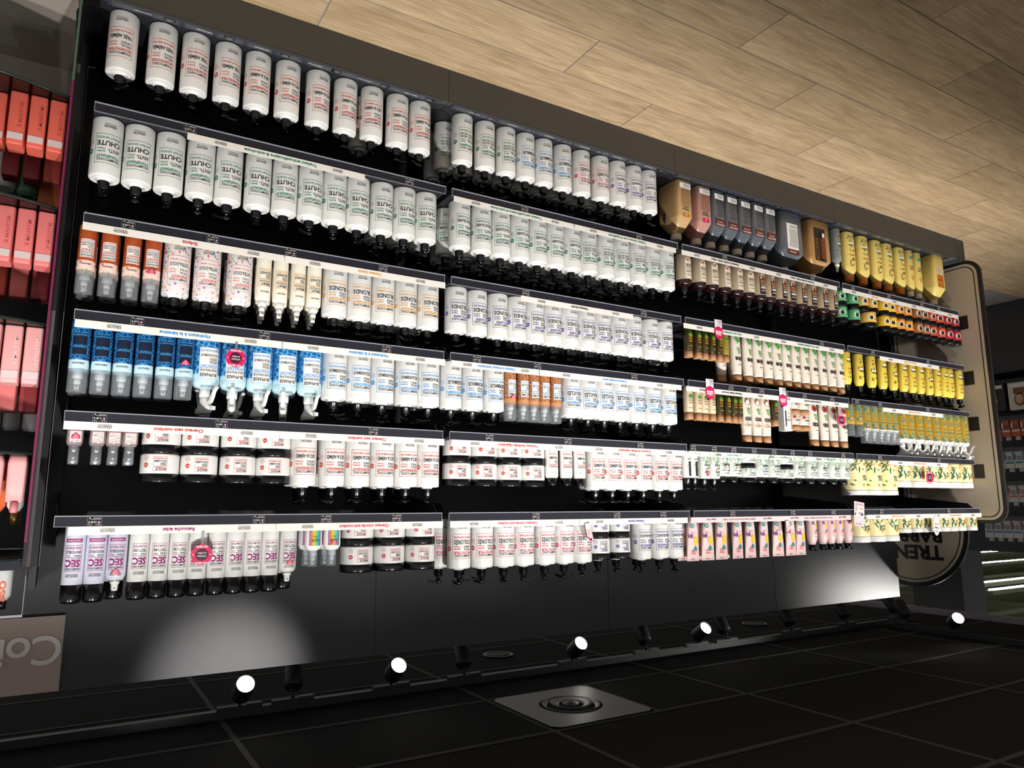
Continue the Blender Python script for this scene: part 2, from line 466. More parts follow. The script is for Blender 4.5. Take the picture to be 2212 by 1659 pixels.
def shampoo(key, h):
    ink, word, mid, script, big, small, desc = SH[key]
    R = .0432
    if h not in _BODY: _BODY[h] = round_body(R, h, WHITE, WHITEG).mesh('body')
    pr = hair_print(R, h, ink, word, mid, script, big, small)
    k = Kind('shampoo_bottle', 'bottle', desc+' bottle')
    k.part('body', _BODY[h], subs=[('print', pr, 0, 0)])
    k.part('pump', PUMP, h+.004, subs=[('nozzle', NOZZLE, .042, PI)])
    return k

# ------------------------------------------------------------------ measured positions along the gondola (metres)
GX = {
 'r1b1': [-0.074, -0.189, -0.29, -0.393, -0.493, -0.597, -0.707, -0.811, -0.914, -1.017, -1.112],
 'r1b2': [-1.3, -1.406, -1.505, -1.601, -1.696, -1.797, -1.899, -2.005, -2.104, -2.199, -2.292],
 'r2b1': [-0.056, -0.145, -0.235, -0.327, -0.415, -0.51, -0.6, -0.689, -0.776, -0.863, -0.956, -1.045, -1.133],
 'r2b2': [-1.281, -1.377, -1.467, -1.556, -1.647, -1.733, -1.819, -1.91, -2.005, -2.095, -2.188, -2.28, -2.368],
 'r2b3': [-2.479, -2.575, -2.66, -2.746, -2.835, -2.919, -3.002, -3.079, -3.165, -3.239, -3.329, -3.413, -3.507, -3.59],
 'r2b4lo': [-3.673, -3.786, -3.875, -3.966, -4.073, -4.145, -4.227, -4.31, -4.411, -4.489, -4.57, -4.66, -4.751, -4.836],
 'r2b4hi': [-3.689, -3.796, -3.926, -4.046, -4.133, -4.225, -4.312, -4.397, -4.475, -4.563, -4.661, -4.753, -4.838],
 'r1b3': [-2.498, -2.633, -2.73, -2.825, -2.924, -3.019, -3.115, -3.284, -3.519],
 'r1b4': [-3.71, -3.816, -3.947, -4.083, -4.192, -4.32, -4.427, -4.515, -4.674],
 'r3b1a': [-0.03, -0.089, -0.15, -0.207],
 'r3b1b': [-0.278, -0.369, -0.468],
 'r3b1c': [-0.542, -0.598, -0.657, -0.712],
 'r3b1d': [-0.79, -0.879, -0.97, -1.058, -1.149],
 'r3b2': [-1.268, -1.359, -1.453, -1.541, -1.625, -1.72, -1.806, -1.878, -1.971, -2.068, -2.155, -2.252, -2.339],
 'r3b3a': [-2.471, -2.528, -2.573, -2.622, -2.669, -2.712],
 'r3b3b': [-2.793, -2.873, -2.946, -3.019, -3.091, -3.164, -3.236, -3.307, -3.378, -3.452, -3.526, -3.598],
 'r3b4': [-3.663, -3.775, -3.891, -3.996, -4.096, -4.197, -4.287, -4.372, -4.463, -4.553, -4.634, -4.692, -4.798],
 'r4b1a': [-0.036, -0.093, -0.149, -0.206, -0.264, -0.319],
 'r4b1b': [-0.385, -0.467, -0.55, -0.631, -0.715],
 'r4b1c': [-0.797, -0.885, -0.975, -1.068, -1.155],
 'r4b2a': [-1.249, -1.34, -1.433],
 'r4b2b': [-1.502, -1.563, -1.608, -1.662, -1.718],
 'r4b2c': [-1.803, -1.891, -1.979, -2.064, -2.157, -2.251, -2.345],
 'r4b3a': [-2.454, -2.51, -2.554, -2.602],
 'r4b3b': [-2.651, -2.702, -2.748, -2.783],
 'r4b3c': [-2.839, -2.91, -2.977],
 'r4b3d': [-3.038],
 'r4b3e': [-3.122],
 'r4b3f': [-3.207, -3.279],
 'r4b3g': [-3.345, -3.428, -3.505, -3.586],
 'r4b4a': [-3.657, -3.731],
 'r4b4b': [-3.801, -3.87, -3.939, -3.998, -4.06],
 'r4b4c': [-4.148, -4.222, -4.311, -4.398, -4.486, -4.566, -4.637, -4.719, -4.804],
 'r5b1a': [-0.044, -0.101, -0.143, -0.185],
 'r5b1b': [-0.273, -0.384, -0.499, -0.609],
 'r5b1c': [-0.705, -0.803, -0.892, -0.982, -1.072, -1.158],
 'r5b2a': [-1.285, -1.398, -1.509, -1.617],
 'r5b2b': [-1.694, -1.764, -1.831],
 'r5b2c': [-1.923, -2.009, -2.095, -2.184, -2.275, -2.363],
 'r5b3a': [-2.43, -2.472],
 'r5b3b': [-2.538, -2.603],
 'r5b3c': [-2.671, -2.746],
 'r5b3j': [-2.846, -3.122],
 'r5b3d': [-2.93, -3.02],
 'r5b3e': [-3.204, -3.302, -3.397, -3.486, -3.573],
 'r5b4a': [-3.713, -3.852, -3.995],
 'r5b4b': [-4.129, -4.274, -4.403, -4.529, -4.658, -4.789],
 'r6b1a': [-0.072, -0.12, -0.175, -0.232, -0.285, -0.34, -0.391, -0.447, -0.5, -0.554, -0.608, -0.664],
 'r6b1b': [-0.744, -0.807],
 'r6b1c': [-0.905, -1.021, -1.137],
 'r6b2a': [-1.29, -1.384, -1.479, -1.57, -1.666, -1.757, -1.846],
 'r6b2b': [-1.939, -2.048],
 'r6b2c': [-2.163, -2.262, -2.351],
 'r6b3a': [-2.448, -2.538, -2.627, -2.733, -2.817, -2.913, -3.012, -3.104, -3.18],
 'r6b3b': [-3.274, -3.36, -3.424, -3.489, -3.562],
 'r6b4a': [-3.706, -3.843, -3.97],
 'r6b4b': [-4.091, -4.205, -4.3, -4.39, -4.482, -4.568, -4.664, -4.788],
}
STRIPX = {(6, 1): [(-0.048, -0.609), (-0.61, -1.19)], (6, 2): [(-1.218, -1.787), (-1.789, -2.373)], (6, 3): [(-2.391, -3.522)], (6, 4): [(-3.656, -4.796)], (5, 1): [(-0.013, -0.607), (-0.608, -1.192)], (5, 2): [(-1.22, -1.792), (-1.794, -2.376)], (5, 3): [(-2.399, -3.582)], (5, 4): [(-3.905, -4.484)], (4, 1): [(-0.016, -0.601), (-0.602, -1.192)], (4, 2): [(-1.217, -1.604), (-1.606, -2.37)], (4, 3): [(-2.399, -3.576)], (4, 4): [(-3.885, -4.486)], (3, 1): [(-0.012, -0.594), (-0.596, -1.189)], (3, 2): [(-1.521, -2.101)], (3, 3): [(-2.399, -3.573)], (3, 4): [(-3.898, -4.494)], (2, 1): [(-0.273, -0.864)], (2, 2): [(-1.22, -1.789), (-1.792, -2.372)], (2, 3): [(-2.407, -3.56)], (2, 4): [(-3.608, -4.777)]}
TAGX = {(2, 1): [-0.28, -1.037], (2, 2): [-1.543, -2.15], (2, 3): [-2.693, -3.355], (2, 4): [-3.704, -3.859, -4.041, -4.377, -4.56], (3, 1): [-0.13, -0.369, -0.614, -0.942], (3, 2): [-1.545, -2.161], (3, 3): [-3.392], (3, 4): [-3.837, -4.381], (4, 1): [-0.175, -0.544, -0.962], (4, 2): [-1.325, -1.597, -2.095], (4, 3): [-2.688, -2.809, -2.901, -3.077, -3.22, -3.442], (4, 4): [-3.654, -3.862, -4.329], (5, 1): [-0.1, -0.429, -0.922], (5, 2): [-1.379, -1.739, -2.116], (5, 3): [-2.425, -2.556, -2.683, -2.822, -2.962, -3.097, -3.231, -3.498], (5, 4): [-3.817, -4.394], (6, 1): [-0.11, -0.556, -0.769, -1.014], (6, 2): [-1.583, -1.979, -2.231], (6, 3): [-2.654, -3.071, -3.383], (6, 4): [-3.79, -4.441]}

# ================================================================== SETTING
# floor: wood-look tiles 1.395 x 0.233 m, laid parallel to the gondola
fl = MB(); fl.box(-16, 3, -6, 5, -0.05, -0.0025, mat('floor_screed', (150, 148, 144), 0.8, noise=.1, nscale=20))
floor = tag(fl.build('floor'), kind='structure')
WOODM = wood_floor_mat()
PL, PW = 1.394, 0.2335
pb = MB(); g = .0028
pb.box(g-PL/2, PL/2-g, g-PW/2, PW/2-g, -0.009, 0.0, WOODM)
PLANK = pb.mesh('plank')
offs = {0: -0.673, 1: -0.207, 2: -1.151, 3: -0.686, 4: -0.22, 5: -1.156}
for k in range(-6, 11):
    y1 = 0.0205-k*PW; yc = y1-PW/2
    off = offs[k % 6] if k >= 0 else offs[(k+6) % 6]
    for i in range(-1, 6):
        xc = off-i*PL+PL/2
        if yc > 0.02 and xc-PL/2 > -5.0: continue
        if xc-PL/2 < -7.6: continue
        if yc < -1.9 and xc > -1.0: continue
        put('plank', PLANK, floor, (xc, yc, 0))

# ceiling: dark 1200 x 600 tiles in a grid, lay-in diffuser, ceiling edge
CZ = 2.665
TILE = mat('ceiling_tile_black', (38, 37, 37), 0.95, spec=.1, noise=.15, nscale=200, bump=.2)
TBAR = mat('ceiling_grid_grey', (72, 71, 70), 0.8, spec=.2)
cb = MB(); cb.box(-7.0, 2.0, -4.0, 4.0, CZ+.06, CZ+.10, mat('ceiling_void_black', (10, 10, 10), 0.9))
ceiling = tag(cb.build('ceiling'), kind='structure')
tb = MB(); tb.box(-.6+.008, .6-.008, -.3+.008, .3-.008, .003, .018, TILE); TMESH = tb.mesh('tile')
tb = MB(); tb.box(-.3+.008, .3-.008, -.3+.008, .3-.008, .003, .018, TILE); THALF = tb.mesh('tile')
bx = MB(); bx.box(-.6, .6, -.012, .012, 0, .02, TBAR); BARX = bx.mesh('grid_bar')
by = MB(); by.box(-.012, .012, -.3+.012, .3-.012, .0005, .02, TBAR); BARY = by.mesh('grid_bar')
GX0, GY0 = -1.927, 0.991
for j in range(-4, 5):
    yc = GY0-.6*j-.3
    for i in range(-3, 5):
        x0 = GX0-1.2*i; xc = x0-.6
        if xc-.6 < -7.0 or xc > 1.9: continue
        if (i, j) == (0, 0):
            put('tile', THALF, ceiling, (x0-.9, yc, CZ)); put('grid_bar', BARY, ceiling, (x0-.6, yc, CZ))
        else:
            put('tile', TMESH, ceiling, (xc, yc, CZ))
        put('grid_bar', BARX, ceiling, (xc, yc+.3, CZ)); put('grid_bar', BARY, ceiling, (x0, yc, CZ))
tm = MB()
tm.box(-7.06, -7.0, -4.0, 4.0, CZ-.01, CZ+.12, mat('ceiling_edge_trim', (150, 140, 150), 0.5))
tag(tm.build('trim_1'), kind='structure')

# warehouse beyond: olive-grey roof, far wall, columns
OLIVE = mat('warehouse_olive', (112, 114, 92), 0.8, noise=.12, nscale=.8)
wb = MB(); wb.box(-62, -7.06, -14, 34, 4.9, 5.0, OLIVE)
for k in range(14):
    wb.box(-10-3.6*k, -9.8-3.6*k, -14, 34, 4.6, 4.9, OLIVE)
tag(wb.build('ceiling'), kind='structure')
wb = MB(); wb.box(-62.3, -62, -14, 34, -.05, 5.0, OLIVE); tag(wb.build('wall_far'), kind='structure')
wb = MB(); wb.box(-7.95, -7.55, 1.62, 2.12, -.05, 4.9, mat('column_black', (12, 12, 13), .6)); tag(wb.build('wall_column'), kind='structure')
wb = MB(); wb.box(-62, -16, -14, 34, -.05, -.004, mat('warehouse_floor', (150, 140, 125), 0.7, noise=.1, nscale=.6)); tag(wb.build('floor'), kind='structure')

# lay-in air diffuser
df = empty('air_diffuser', (GX0-.3, GY0-.3, CZ-.004)); tag(df, 'dark square ceiling air diffuser with concentric round vanes', 'air diffuser')
DIFM = mat('diffuser_grey', (96, 93, 92), 0.45, noise=.08, nscale=8)
def ring_plate(b, n=48):
    h = .288; r = .155; vs = []; fs = []
    for i in range(n):
        a = 2*PI*(i+.5)/n; c, d = math.cos(a), math.sin(a); q = h/max(abs(c), abs(d))
        vs += [(q*c, q*d, 0), (r*c, r*d, 0), (r*1.0*c, r*d, .014)]
    for i in range(n):
        j = (i+1) % n
        fs += [(3*i, 3*i+1, 3*j+1, 3*j), (3*i+1, 3*i+2, 3*j+2, 3*j+1)]
    b.add(vs, fs, DIFM)
b = MB(); ring_plate(b); b.build('face_plate', df)
for r0, r1, dz in ((.118, .140, -.006), (.060, .098, -.012), (.012, .040, -.008)):
    b = MB(); b.lathe([(r0, dz+.012), (r1, dz), (r1+.004, dz+.004), (r0+.004, dz+.016)], DIFM, 40, cap0=False, cap1=False); b.build('vane', df)
b = MB(); b.lathe([(.155, .016), (.02, .018)], mat('duct_black', (12, 12, 12), .9), 32, cap0=False); b.build('duct', df)

for i, (x, y) in enumerate(((-2.54, 1.94), (-4.95, 1.92))):
    t = empty('ceiling_speaker', (x, y, CZ-.006))
    tag(t, ['round black ceiling speaker nearer the camera, above header panels', 'round black ceiling speaker farther from the camera, above header panels'][i], 'speaker', 'ceiling speakers')
    b = MB(); b.lathe([(.085, .008), (.098, .004), (.098, 0), (.086, 0), (.084, .004)], BLACKM, 32, cap0=False, cap1=False); b.build('rim', t)
    b = MB(); b.lathe([(.084, .003), (.04, .001), (.004, 0)], mat('speaker_mesh', (44, 44, 46), .7, bump=.3, nscale=900), 32); b.build('grille', t)

# ------------------------------------------------------------------ track lights
LENS = mat('lamp_lens_lit', (255, 255, 255), .3, emit=((255, 250, 240), 30.0))
LENSOFF = mat('lamp_lens_dark', (40, 40, 42), .2)
LAMPB = mat('lamp_black', (25, 25, 26), .5)
def spot_meshes():
    a = MB(); a.box(-.10, .10, -.014, .014, -.014, .0, LAMPB); a.box(-.098, -.03, -.016, .016, -.018, -.013, LAMPB)
    s = MB(); s.lathe([(.007, -.045), (.007, -.012)], LAMPB, 10); s.lathe([(.014, -.056), (.014, -.044)], LAMPB, 12)
    h = MB()
    # head: open can along -Z, pivot at the origin
    h.lathe([(.010, .0), (.036, -.006), (.044, -.016), (.044, -.135)], LAMPB, 28, cap1=False)
    h.lathe([(.044, -.135), (.040, -.135), (.039, -.118)], LAMPB, 28, cap0=False, cap1=False)
    l1 = MB(); l1.lathe([(.039, -.118), (.03, -.121), (.004, -.122)], LENS, 24)
    l0 = MB(); l0.lathe([(.039, -.118), (.03, -.121), (.004, -.122)], LENSOFF, 24)
    return a.mesh('adapter'), s.mesh('stem'), h.mesh('head'), l1.mesh('lens'), l0.mesh('lens')
SA, SS, SHD, SL1, SL0 = spot_meshes()
def spot(x, y, aim, label, watts=0, lit=False, angle=58, track_dir='x', blend=.6, col=(1, .965, .92)):
    z = CZ-.036
    t = empty('track_spotlight', (x, y, z)); tag(t, label, 'spotlight', 'track spotlights')
    put('adapter', SA, t, rotz=0 if track_dir == 'x' else PI/2); put('stem', SS, t)
    h = put('head', SHD, t, (0, 0, -.054))
    d = (Vector(aim)-Vector((x, y, z-.054))).normalized()
    q = d.to_track_quat('-Z', 'Y'); h.rotation_euler = q.to_euler()
    put('lens', SL1 if lit else SL0, h)
    if watts:
        L = bpy.data.lights.new('lamp', 'SPOT'); L.energy = watts; L.spot_size = math.radians(angle); L.spot_blend = blend
        L.color = col; L.shadow_soft_size = .035
        lo = bpy.data.objects.new('lamp', L); COL.objects.link(lo); lo.parent = h; lo.location = (0, 0, -.128)
def track(x0, x1, y0, y1, label):
    b = MB(); b.box(x0, x1, y0, y1, CZ-.036, CZ-.0005, LAMPB)
    tag(b.build('lighting_track'), label, 'light track')
track(-6.2, 1.2, 1.33, 1.37, 'long black lighting track on the ceiling beyond the header panels')
track(-5.74, -5.70, -.6, 1.25, 'black lighting track crossing the ceiling beyond the far end')
track(-5.4, 1.2, -1.42, -1.38, 'black lighting track on the ceiling in front of the shelves')
rear = [(-.81, 1), (-1.055, 0), (-1.56, 1), (-1.985, 0), (-2.71, 1), (-3.29, 0), (-3.73, 1), (-4.01, 0), (-4.69, 0), (-5.34, 0), (-6.0, 0)]
li = 0; di = 0
for x, lit in rear:
    if lit:
        li += 1
        spot(x, 1.35, (x*.9-.05, -1.1, .9), f'lit track spotlight facing the camera, {ORD[li-1]} from near end of rear track', REAR_SPOT_W, True, 50)
    else:
        di += 1
        spot(x, 1.35, (x-.35, 2.6, 1.2), f'unlit-looking black track spotlight, {ORD[di-1]} from near end of rear track', 0, False)
spot(-5.74, 1.10, (-6.2, 2.3, 1.0), 'dark track spotlight beside the lit one on the crossing track', 0, False, track_dir='y')
spot(-5.70, .735, (-3.6, -1.8, .9), 'lit track spotlight on the crossing track beyond the far end', 8, True, 60, 'y')
spot(-5.72, -.28, (-4.72, .53, 2.36), 'track spotlight on the crossing track grazing the farthest header panel', END_SPOT_W, True, 40, 'y', 1.0)
FX = [.55, -.25, -1.22, -1.85, -2.65, -3.45, -4.25, -5.05]
for i, x in enumerate(FX):
    spot(x, -1.40, (x*1.0-.05, .12, .95), f'lit track spotlight, {ORD[i]} from near end of front track', FRONT_SPOT_W, True, 80, blend=.9)
spot(-.98, -1.40, (-.60, .53, 2.33), 'front track spotlight turned up towards the nearest header panel', HEADER_SPOT_W, True, 20, blend=1.0)

# ------------------------------------------------------------------ gondola bays
W = 1.2
ZR = {2: .500, 3: .853, 4: 1.146, 5: 1.440, 6: 1.732}          # underside of the price rails
ZB = {1: .1395, 2: .522, 3: .875, 4: 1.168, 5: 1.462, 6: 1.754}  # top of the boards
YB = .53
BAYN = {1: 'nearest bay', 2: 'second bay', 3: 'third bay', 4: 'farthest bay'}
SHELFN = {1: 'floor shelf', 2: 'second shelf up', 3: 'third shelf up', 4: 'fourth shelf up', 5: 'fifth shelf up', 6: 'top shelf'}
hx = [.055, -1.148, -2.345, -3.55, -4.75]
EDGEG = mat('deck_edge_grey', (70, 72, 76), .4)
for b_ in range(1, 5):
    x1, x0 = -(b_-1)*W, -b_*W; cx = (x0+x1)/2
    def bx_(name, par, a, b, c, d, e, f, m):
        q = MB(); q.box(a-cx, b-cx, c-.27, d-.27, e, f, m); return q.build(name, par)
    t = empty('base_unit', (cx, .27, 0)); tag(t, f'anthracite plinth with black base deck under the floor shelf, {BAYN[b_]}', 'plinth', 'gondola base units')
    bx_('plinth', t, x0+.001, x1-.001, .004, .022, .0, .1375, PLINTH)
    bx_('base_deck', t, x0+.001, x1-.001, .0225, YB-.001, .118, .1385, BLACKM)
    bx_('deck_edge', t, x0+.001, x1-.001, .002, .03, .1386, .1392, EDGEG)
    t = empty('back_panel', (cx, .27, 0)); tag(t, f'black steel back panel behind the products, {BAYN[b_]}', 'panel', 'gondola back panels')
    bx_('sheet', t, x0+.001, x1-.001, YB, YB+.016, .12, 1.899, BLACKM)
    if b_ >= 3:   # punched slots in the far bays
        for sx in (.25, .52) if b_ == 3 else (.30, .72):
            for sz in (1.60, 1.68, 1.00, 1.06):
                bx_('slot', t, x1-sx-.11, x1-sx, YB-.0012, YB-.0001, sz, sz+.018, mat('slot_grey', (52, 52, 54), .5))
    q = MB(); q.box(hx[b_]+.0015, hx[b_-1]-.0015, YB-.004, YB+.02, 1.90, 2.298, BLACKM)
    tag(q.build('fascia_board'), f'plain black fascia board above the top shelf, {BAYN[b_]}', 'fascia', 'fascia boards')
for k in range(5):
    x1 = -k*W
    t = empty('upright_post', (x1, YB-.04, .139)); tag(t, f'black steel upright post between bays, {ORD[k]} from near end', 'post', 'gondola uprights')
    q = MB(); q.box(-.020, .020, -.035, .034, .002, 1.78, BLACKS); q.build('post', t)
    q = MB(); n = 14
    pts = [(.062*math.cos(PI+PI*i/n), .135-.062*math.sin(PI*i/n)) for i in range(n+1)]+[(.062, .452), (-.062, .452)]
    q.prism(pts, 0, .0008, mat('foot_plate_black', (14, 14, 15), .35))
    tag(q.build('foot_plate', None, (x1, 0, .1390)), f'thin black round-ended plate on the deck, {ORD[k]} from near end', 'plate', 'deck plates')
# end of the plinth platform past the last bay
q = MB(); pts = [(-4.80, .004), (-4.95, .004), (-4.975, .012), (-4.985, .03), (-4.985, YB), (-4.80, YB)]
q.prism(pts, 0, .1375, PLINTH); q.prism([(x, y) for x, y in pts], .1376, .1390, mat('deck_end_grey', (92, 96, 100), .4))
tag(q.build('plinth_end'), 'rounded grey-topped end block of the plinth by the floor', 'plinth')

# ------------------------------------------------------------------ price rails, strips, tags
def tag_mesh(price):
    p = Print(wrap_flat(0.0)); w, h = .036, .0275
    b = MB(); b.box(-w/2, w/2, -.0022, 0, 0, h, TAGBLK)
    p = Print(wrap_flat(-.0022))
    p.frame(-w/2, w/2, 0, h, .0006, LIP)
    p.text(price, w/2-.003, .0135, .0050, PRINTW, align='r', w=.02)
    for i, m in enumerate((FLAGB, PRINTW, FLAGR)): p.rect(-w/2+.003+.0024*i, -w/2+.0054+.0024*i, .0138, .0188, m)
    p.text('Fabriqué en', -w/2+.003, .0218, .0026, PRINTW, w=.012); p.text('le litre', w/2-.003, .0218, .0024, PRINTW, align='r', w=.010)
    p.text('Shampooing professionnel', -w/2+.003, .0072, .0022, PRINTW, w=.024); p.text('flacon pompe', -w/2+.003, .0040, .0022, PRINTW, w=.018)
    p.disc(w/2-.006, .0050, .0017, PRINTW)
    off = len(b.v)
    for m in p.mb.mats: b.mi(m)
    b.v += p.mb.v
    for f, k, s_ in zip(p.mb.f, p.mb.m, p.mb.sm): b.f.append([i+off for i in f]); b.m.append(b.mi(p.mb.mats[k])); b.sm.append(s_)
    return b.mesh('price_tag')
TAGS = [tag_mesh(t) for t in ('11,95 €', '12,45 €', '5,90 €', '9,95 €', '11,90 €', '15,95 €')]
STRIPTXT = {
 (6, 1): [('Retouche éclat', MAGENTA), ('Cheveux colorés anti-oxydant', PINK)], (6, 2): [('Cheveux colorés anti-oxydant', PINK), ('Cheveux blonds', PURPLE)],
 (6, 3): [('pinkstrip', INK)], (6, 4): [('Cheveux argan karité', GOLD)],
 (5, 1): [('Cheveux secs nutrition', RED), ('Cheveux secs nutrition', RED)], (5, 2): [('Cheveux fragilisés réparation', RED), ('Cheveux fragilisés réparation', RED)],
 (5, 3): [('leafstrip', GREEN)], (5, 4): [('Cheveux argan karité', GOLD)],
 (4, 1): [('Hydratant à la kératine', BLUE), ('Hydratant à la kératine', BLUE)], (4, 2): [('Cheveux normaux hydratation', BLUE), ('Cheveux bouclés tonus', BLUE)],
 (4, 3): [('Cheveux lissés coconut', INK)], (4, 4): [('Cheveux argan karité', GOLD)],
 (3, 1): [('Enfants', RED), ('Cheveux blonds', GOLD)], (3, 2): [('Cheveux blonds', INK)], (3, 3): [('Aloe vera hydratant apaisant', GREEN)], (3, 4): [('Cheveux argan karité', GOLD)],
 (2, 1): [('Traitant anti-pelliculaire & anti-chute', GREEN)], (2, 2): [('Traitant anti-pelliculaire & anti-chute', GREEN), ('Traitant cheveux gras & équilibrant', GREEN)],
 (2, 3): [('Cheveux bouclés, frisés, crépus', INK)], (2, 4): [('Hair food', GOLD)],
}
LEAFG = mat('leaf_print_green', (120, 160, 110), .5)
SHELVES = {}
_p = Print(wrap_flat(-.001), 1.0); _p.text('KERASOIN', 0, .0085, .0080, INK, fit=.036, align='c'); _p.text('PROFESSIONNEL', 0, .0052, .0022, INK, fit=.036, align='c'); LOGO = _p.mesh('strip_logo')
_p = Print(wrap_flat(-.001), 1.0); _p.text('Happy Curls', 0, .007, .0085, INK, fit=.06, shear=.4); CURLLOGO = _p.mesh('strip_print')
for b_ in range(1, 5):
    for r in range(2, 7):
        xr, xl = -(b_-1)*W-.013, -b_*W+.013; cx = (xr+xl)/2; z0 = ZR[r]
        t = empty('shelf', (cx, 0, z0)); SHELVES[(r, b_)] = t
        tag(t, f'black metal shelf with dark price rail, {SHELFN[r]}, {BAYN[b_]}', 'shelf', 'gondola shelves')
        q = MB(); q.box(xl-cx, xr-cx, .003, .45, ZB[r]-z0-.020, ZB[r]-z0, BLACKS); q.box(xl-cx, xr-cx, .003, .012, .0, ZB[r]-z0-.02, BLACKS)
        q.build('board', t)
        for s_ in (xl-cx+.004, xr-cx-.004):
            q = MB(); q.prism([(.06, -.03), (.452, -.075), (.452, .0), (.03, .0)], s_-.0015, s_+.0015, BLACKS, 'x'); q.build('bracket', t)
        q = MB(); q.box(xl-cx, xr-cx, -.0035, .0028, .0, .030, RAIL); rail = q.build('price_rail', t)
        q = MB(); q.box(xl-cx, xr-cx, -.0075, -.0036, -.001, .0018, LIP); q.box(xl-cx, xr-cx, -.0055, -.0036, .0282, .0296, LIP)
        q.box(xl-cx, xl-cx+.0015, -.0055, -.0036, .002, .028, LIP); q.box(xr-cx-.0015, xr-cx, -.0055, -.0036, .002, .028, LIP)
        q.build('rail_lip', rail)
        for k, x in enumerate(TAGX.get((r, b_), [])):
            put('price_tag', TAGS[(k*2+r+b_) % len(TAGS)], rail, (x-cx, -.0040, .0012))
        for (xa, xb), (txt, ink) in zip(STRIPX.get((r, b_), []), STRIPTXT[(r, b_)]):
            w = xa-xb-.001; xm = (xa+xb)/2-cx
            pinky = txt == 'pinkstrip'
            q = MB(); q.box(-w/2, w/2, -.0010, 0, 0, .0235, CARDPINK if pinky else CARD)
            st = q.build('header_strip', t, (xm, -.0060, .0290))
            p = Print(wrap_flat(-.001), 1.0)
            def pc(x, fn):
                pp = Print(wrap_flat(-.001), 1.0); fn(pp); put('strip_print', pp.mesh('strip_print'), st, (x, 0, 0))
            if pinky:
                for k in range(2):
                    x = -w/2+.04+k*w*.5
                    put('strip_print', CURLLOGO, st, (x, 0, 0)); put('strip_print', CURLLOGO, st, (x+.37, 0, 0))
                    pc(x+.11, lambda q_: q_.text('CHEVEUX ONDULÉS, BOUCLÉS, FRISÉS ET CRÉPUS', 0, .008, .0065, INK, fit=.22))
            elif txt == 'leafstrip':
                for k in range(90):
                    p.leaf(random.uniform(-w/2+.01, w/2-.01), random.uniform(.004, .020), random.uniform(.008, .016), .0014, random.uniform(.3, 2.8), LEAFG)
                for k in range(3):
                    x = -w/2+.15+k*.36
                    pc(x, lambda q_: q_.text('Gamme nature', 0, .008, .0075, GREEN, fit=.075)); put('strip_logo', LOGO, st, (x+.13, 0, 0))
                tag(put('leaf_print', p.mesh('leaf_print'), st), kind='stuff')
            else:
                long = w > .8
                for k in range(2 if long else 1):
                    c = (-w/4 if k == 0 else w/4) if long else 0
                    ww = w/2 if long else w
                    tw = min(.0062*len(txt), ww*.5)
                    pc(c, lambda q_: q_.text(txt, 0, .0075, .0098, ink, fit=tw, align='c', bold=.02))
                    for s_ in (-1, 1):
                        xx = c+s_*ww*.33 if tw < ww*.45 else c+s_*ww*.41
                        put('strip_logo', LOGO, st, (xx, 0, 0))
# clear price rail lying on the base deck of every bay
_w = lambda x, z, off: (x, -.008+z, .0100+off-.19*z)
_p = Print(_w, 1.0); _p.text('KERASOIN', 0, .009, .0085, PRINTW, fit=.05, align='c'); DLOGO = _p.mesh('rail_logo')
_p = Print(_w, 1.0); _p.rect(-.018, .018, .004, .026, TAGBLK); _p.text('11,95 €', 0, .015, .006, PRINTW, fit=.02, align='c'); _p.text('le litre', 0, .008, .0035, PRINTW, fit=.018, align='c'); _p.rect(-.0155, -.0125, .016, .021, FLAGR); DTAG = _p.mesh('price_tag')
for b_ in range(1, 5):
    xr, xl = -(b_-1)*W-.02, -b_*W+.03; cx = (xr+xl)/2
    t = empty('deck_price_rail', (cx, .012, .1393)); tag(t, f'clear price rail lying along the front of the base deck, {BAYN[b_]}', 'price rail', 'deck price rails')
    q = MB(); q.prism([(-.008, 0), (.026, .0), (.026, .003), (-.008, .0095)], xl-cx, xr-cx, mat('deck_rail_grey', (66, 70, 80), .15), 'x'); q.build('rail', t)
    for k in range(6):
        x = xr-cx-.10-k*.185
        if b_ < 3: put('rail_logo', DLOGO, t, (x, 0, 0))
        put('price_tag', DTAG, t, (x-.078, 0, 0))

# ================================================================== PRODUCTS
def heart_mesh():
    b = MB(); pts = []
    for i in range(28):
        t = 2*PI*i/28
        x = 16*math.sin(t)**3; z = 13*math.cos(t)-5*math.cos(2*t)-2*math.cos(3*t)-math.cos(4*t)
        pts.append((x*.00072, z*.00066))
    b.prism(pts, -.0012, 0, CERISE, 'y')
    p = Print(wrap_flat(-.0012), 1.0)
    p.text('TESTE MOI', 0, .0035, .0030, PRINTW, fit=.015, align='c'); p.text('ADOPTE', 0, -.0012, .0030, PRINTW, fit=.013, align='c'); p.text('MOI', 0, -.0056, .0030, PRINTW, fit=.006, align='c')
    o = len(b.v); b.v += p.mb.v
    for f, k in zip(p.mb.f, p.mb.m): b.f.append([i+o for i in f]); b.m.append(b.mi(p.mb.mats[k])); b.sm.append(False)
    return b.mesh('tester_heart')
HEART = heart_mesh()
def heart_at(R, z):
    me = HEART.copy(); me.transform(Matrix.Translation((0, -R-.001, z)))
    return ('tester_heart', me, 0, 0, [])

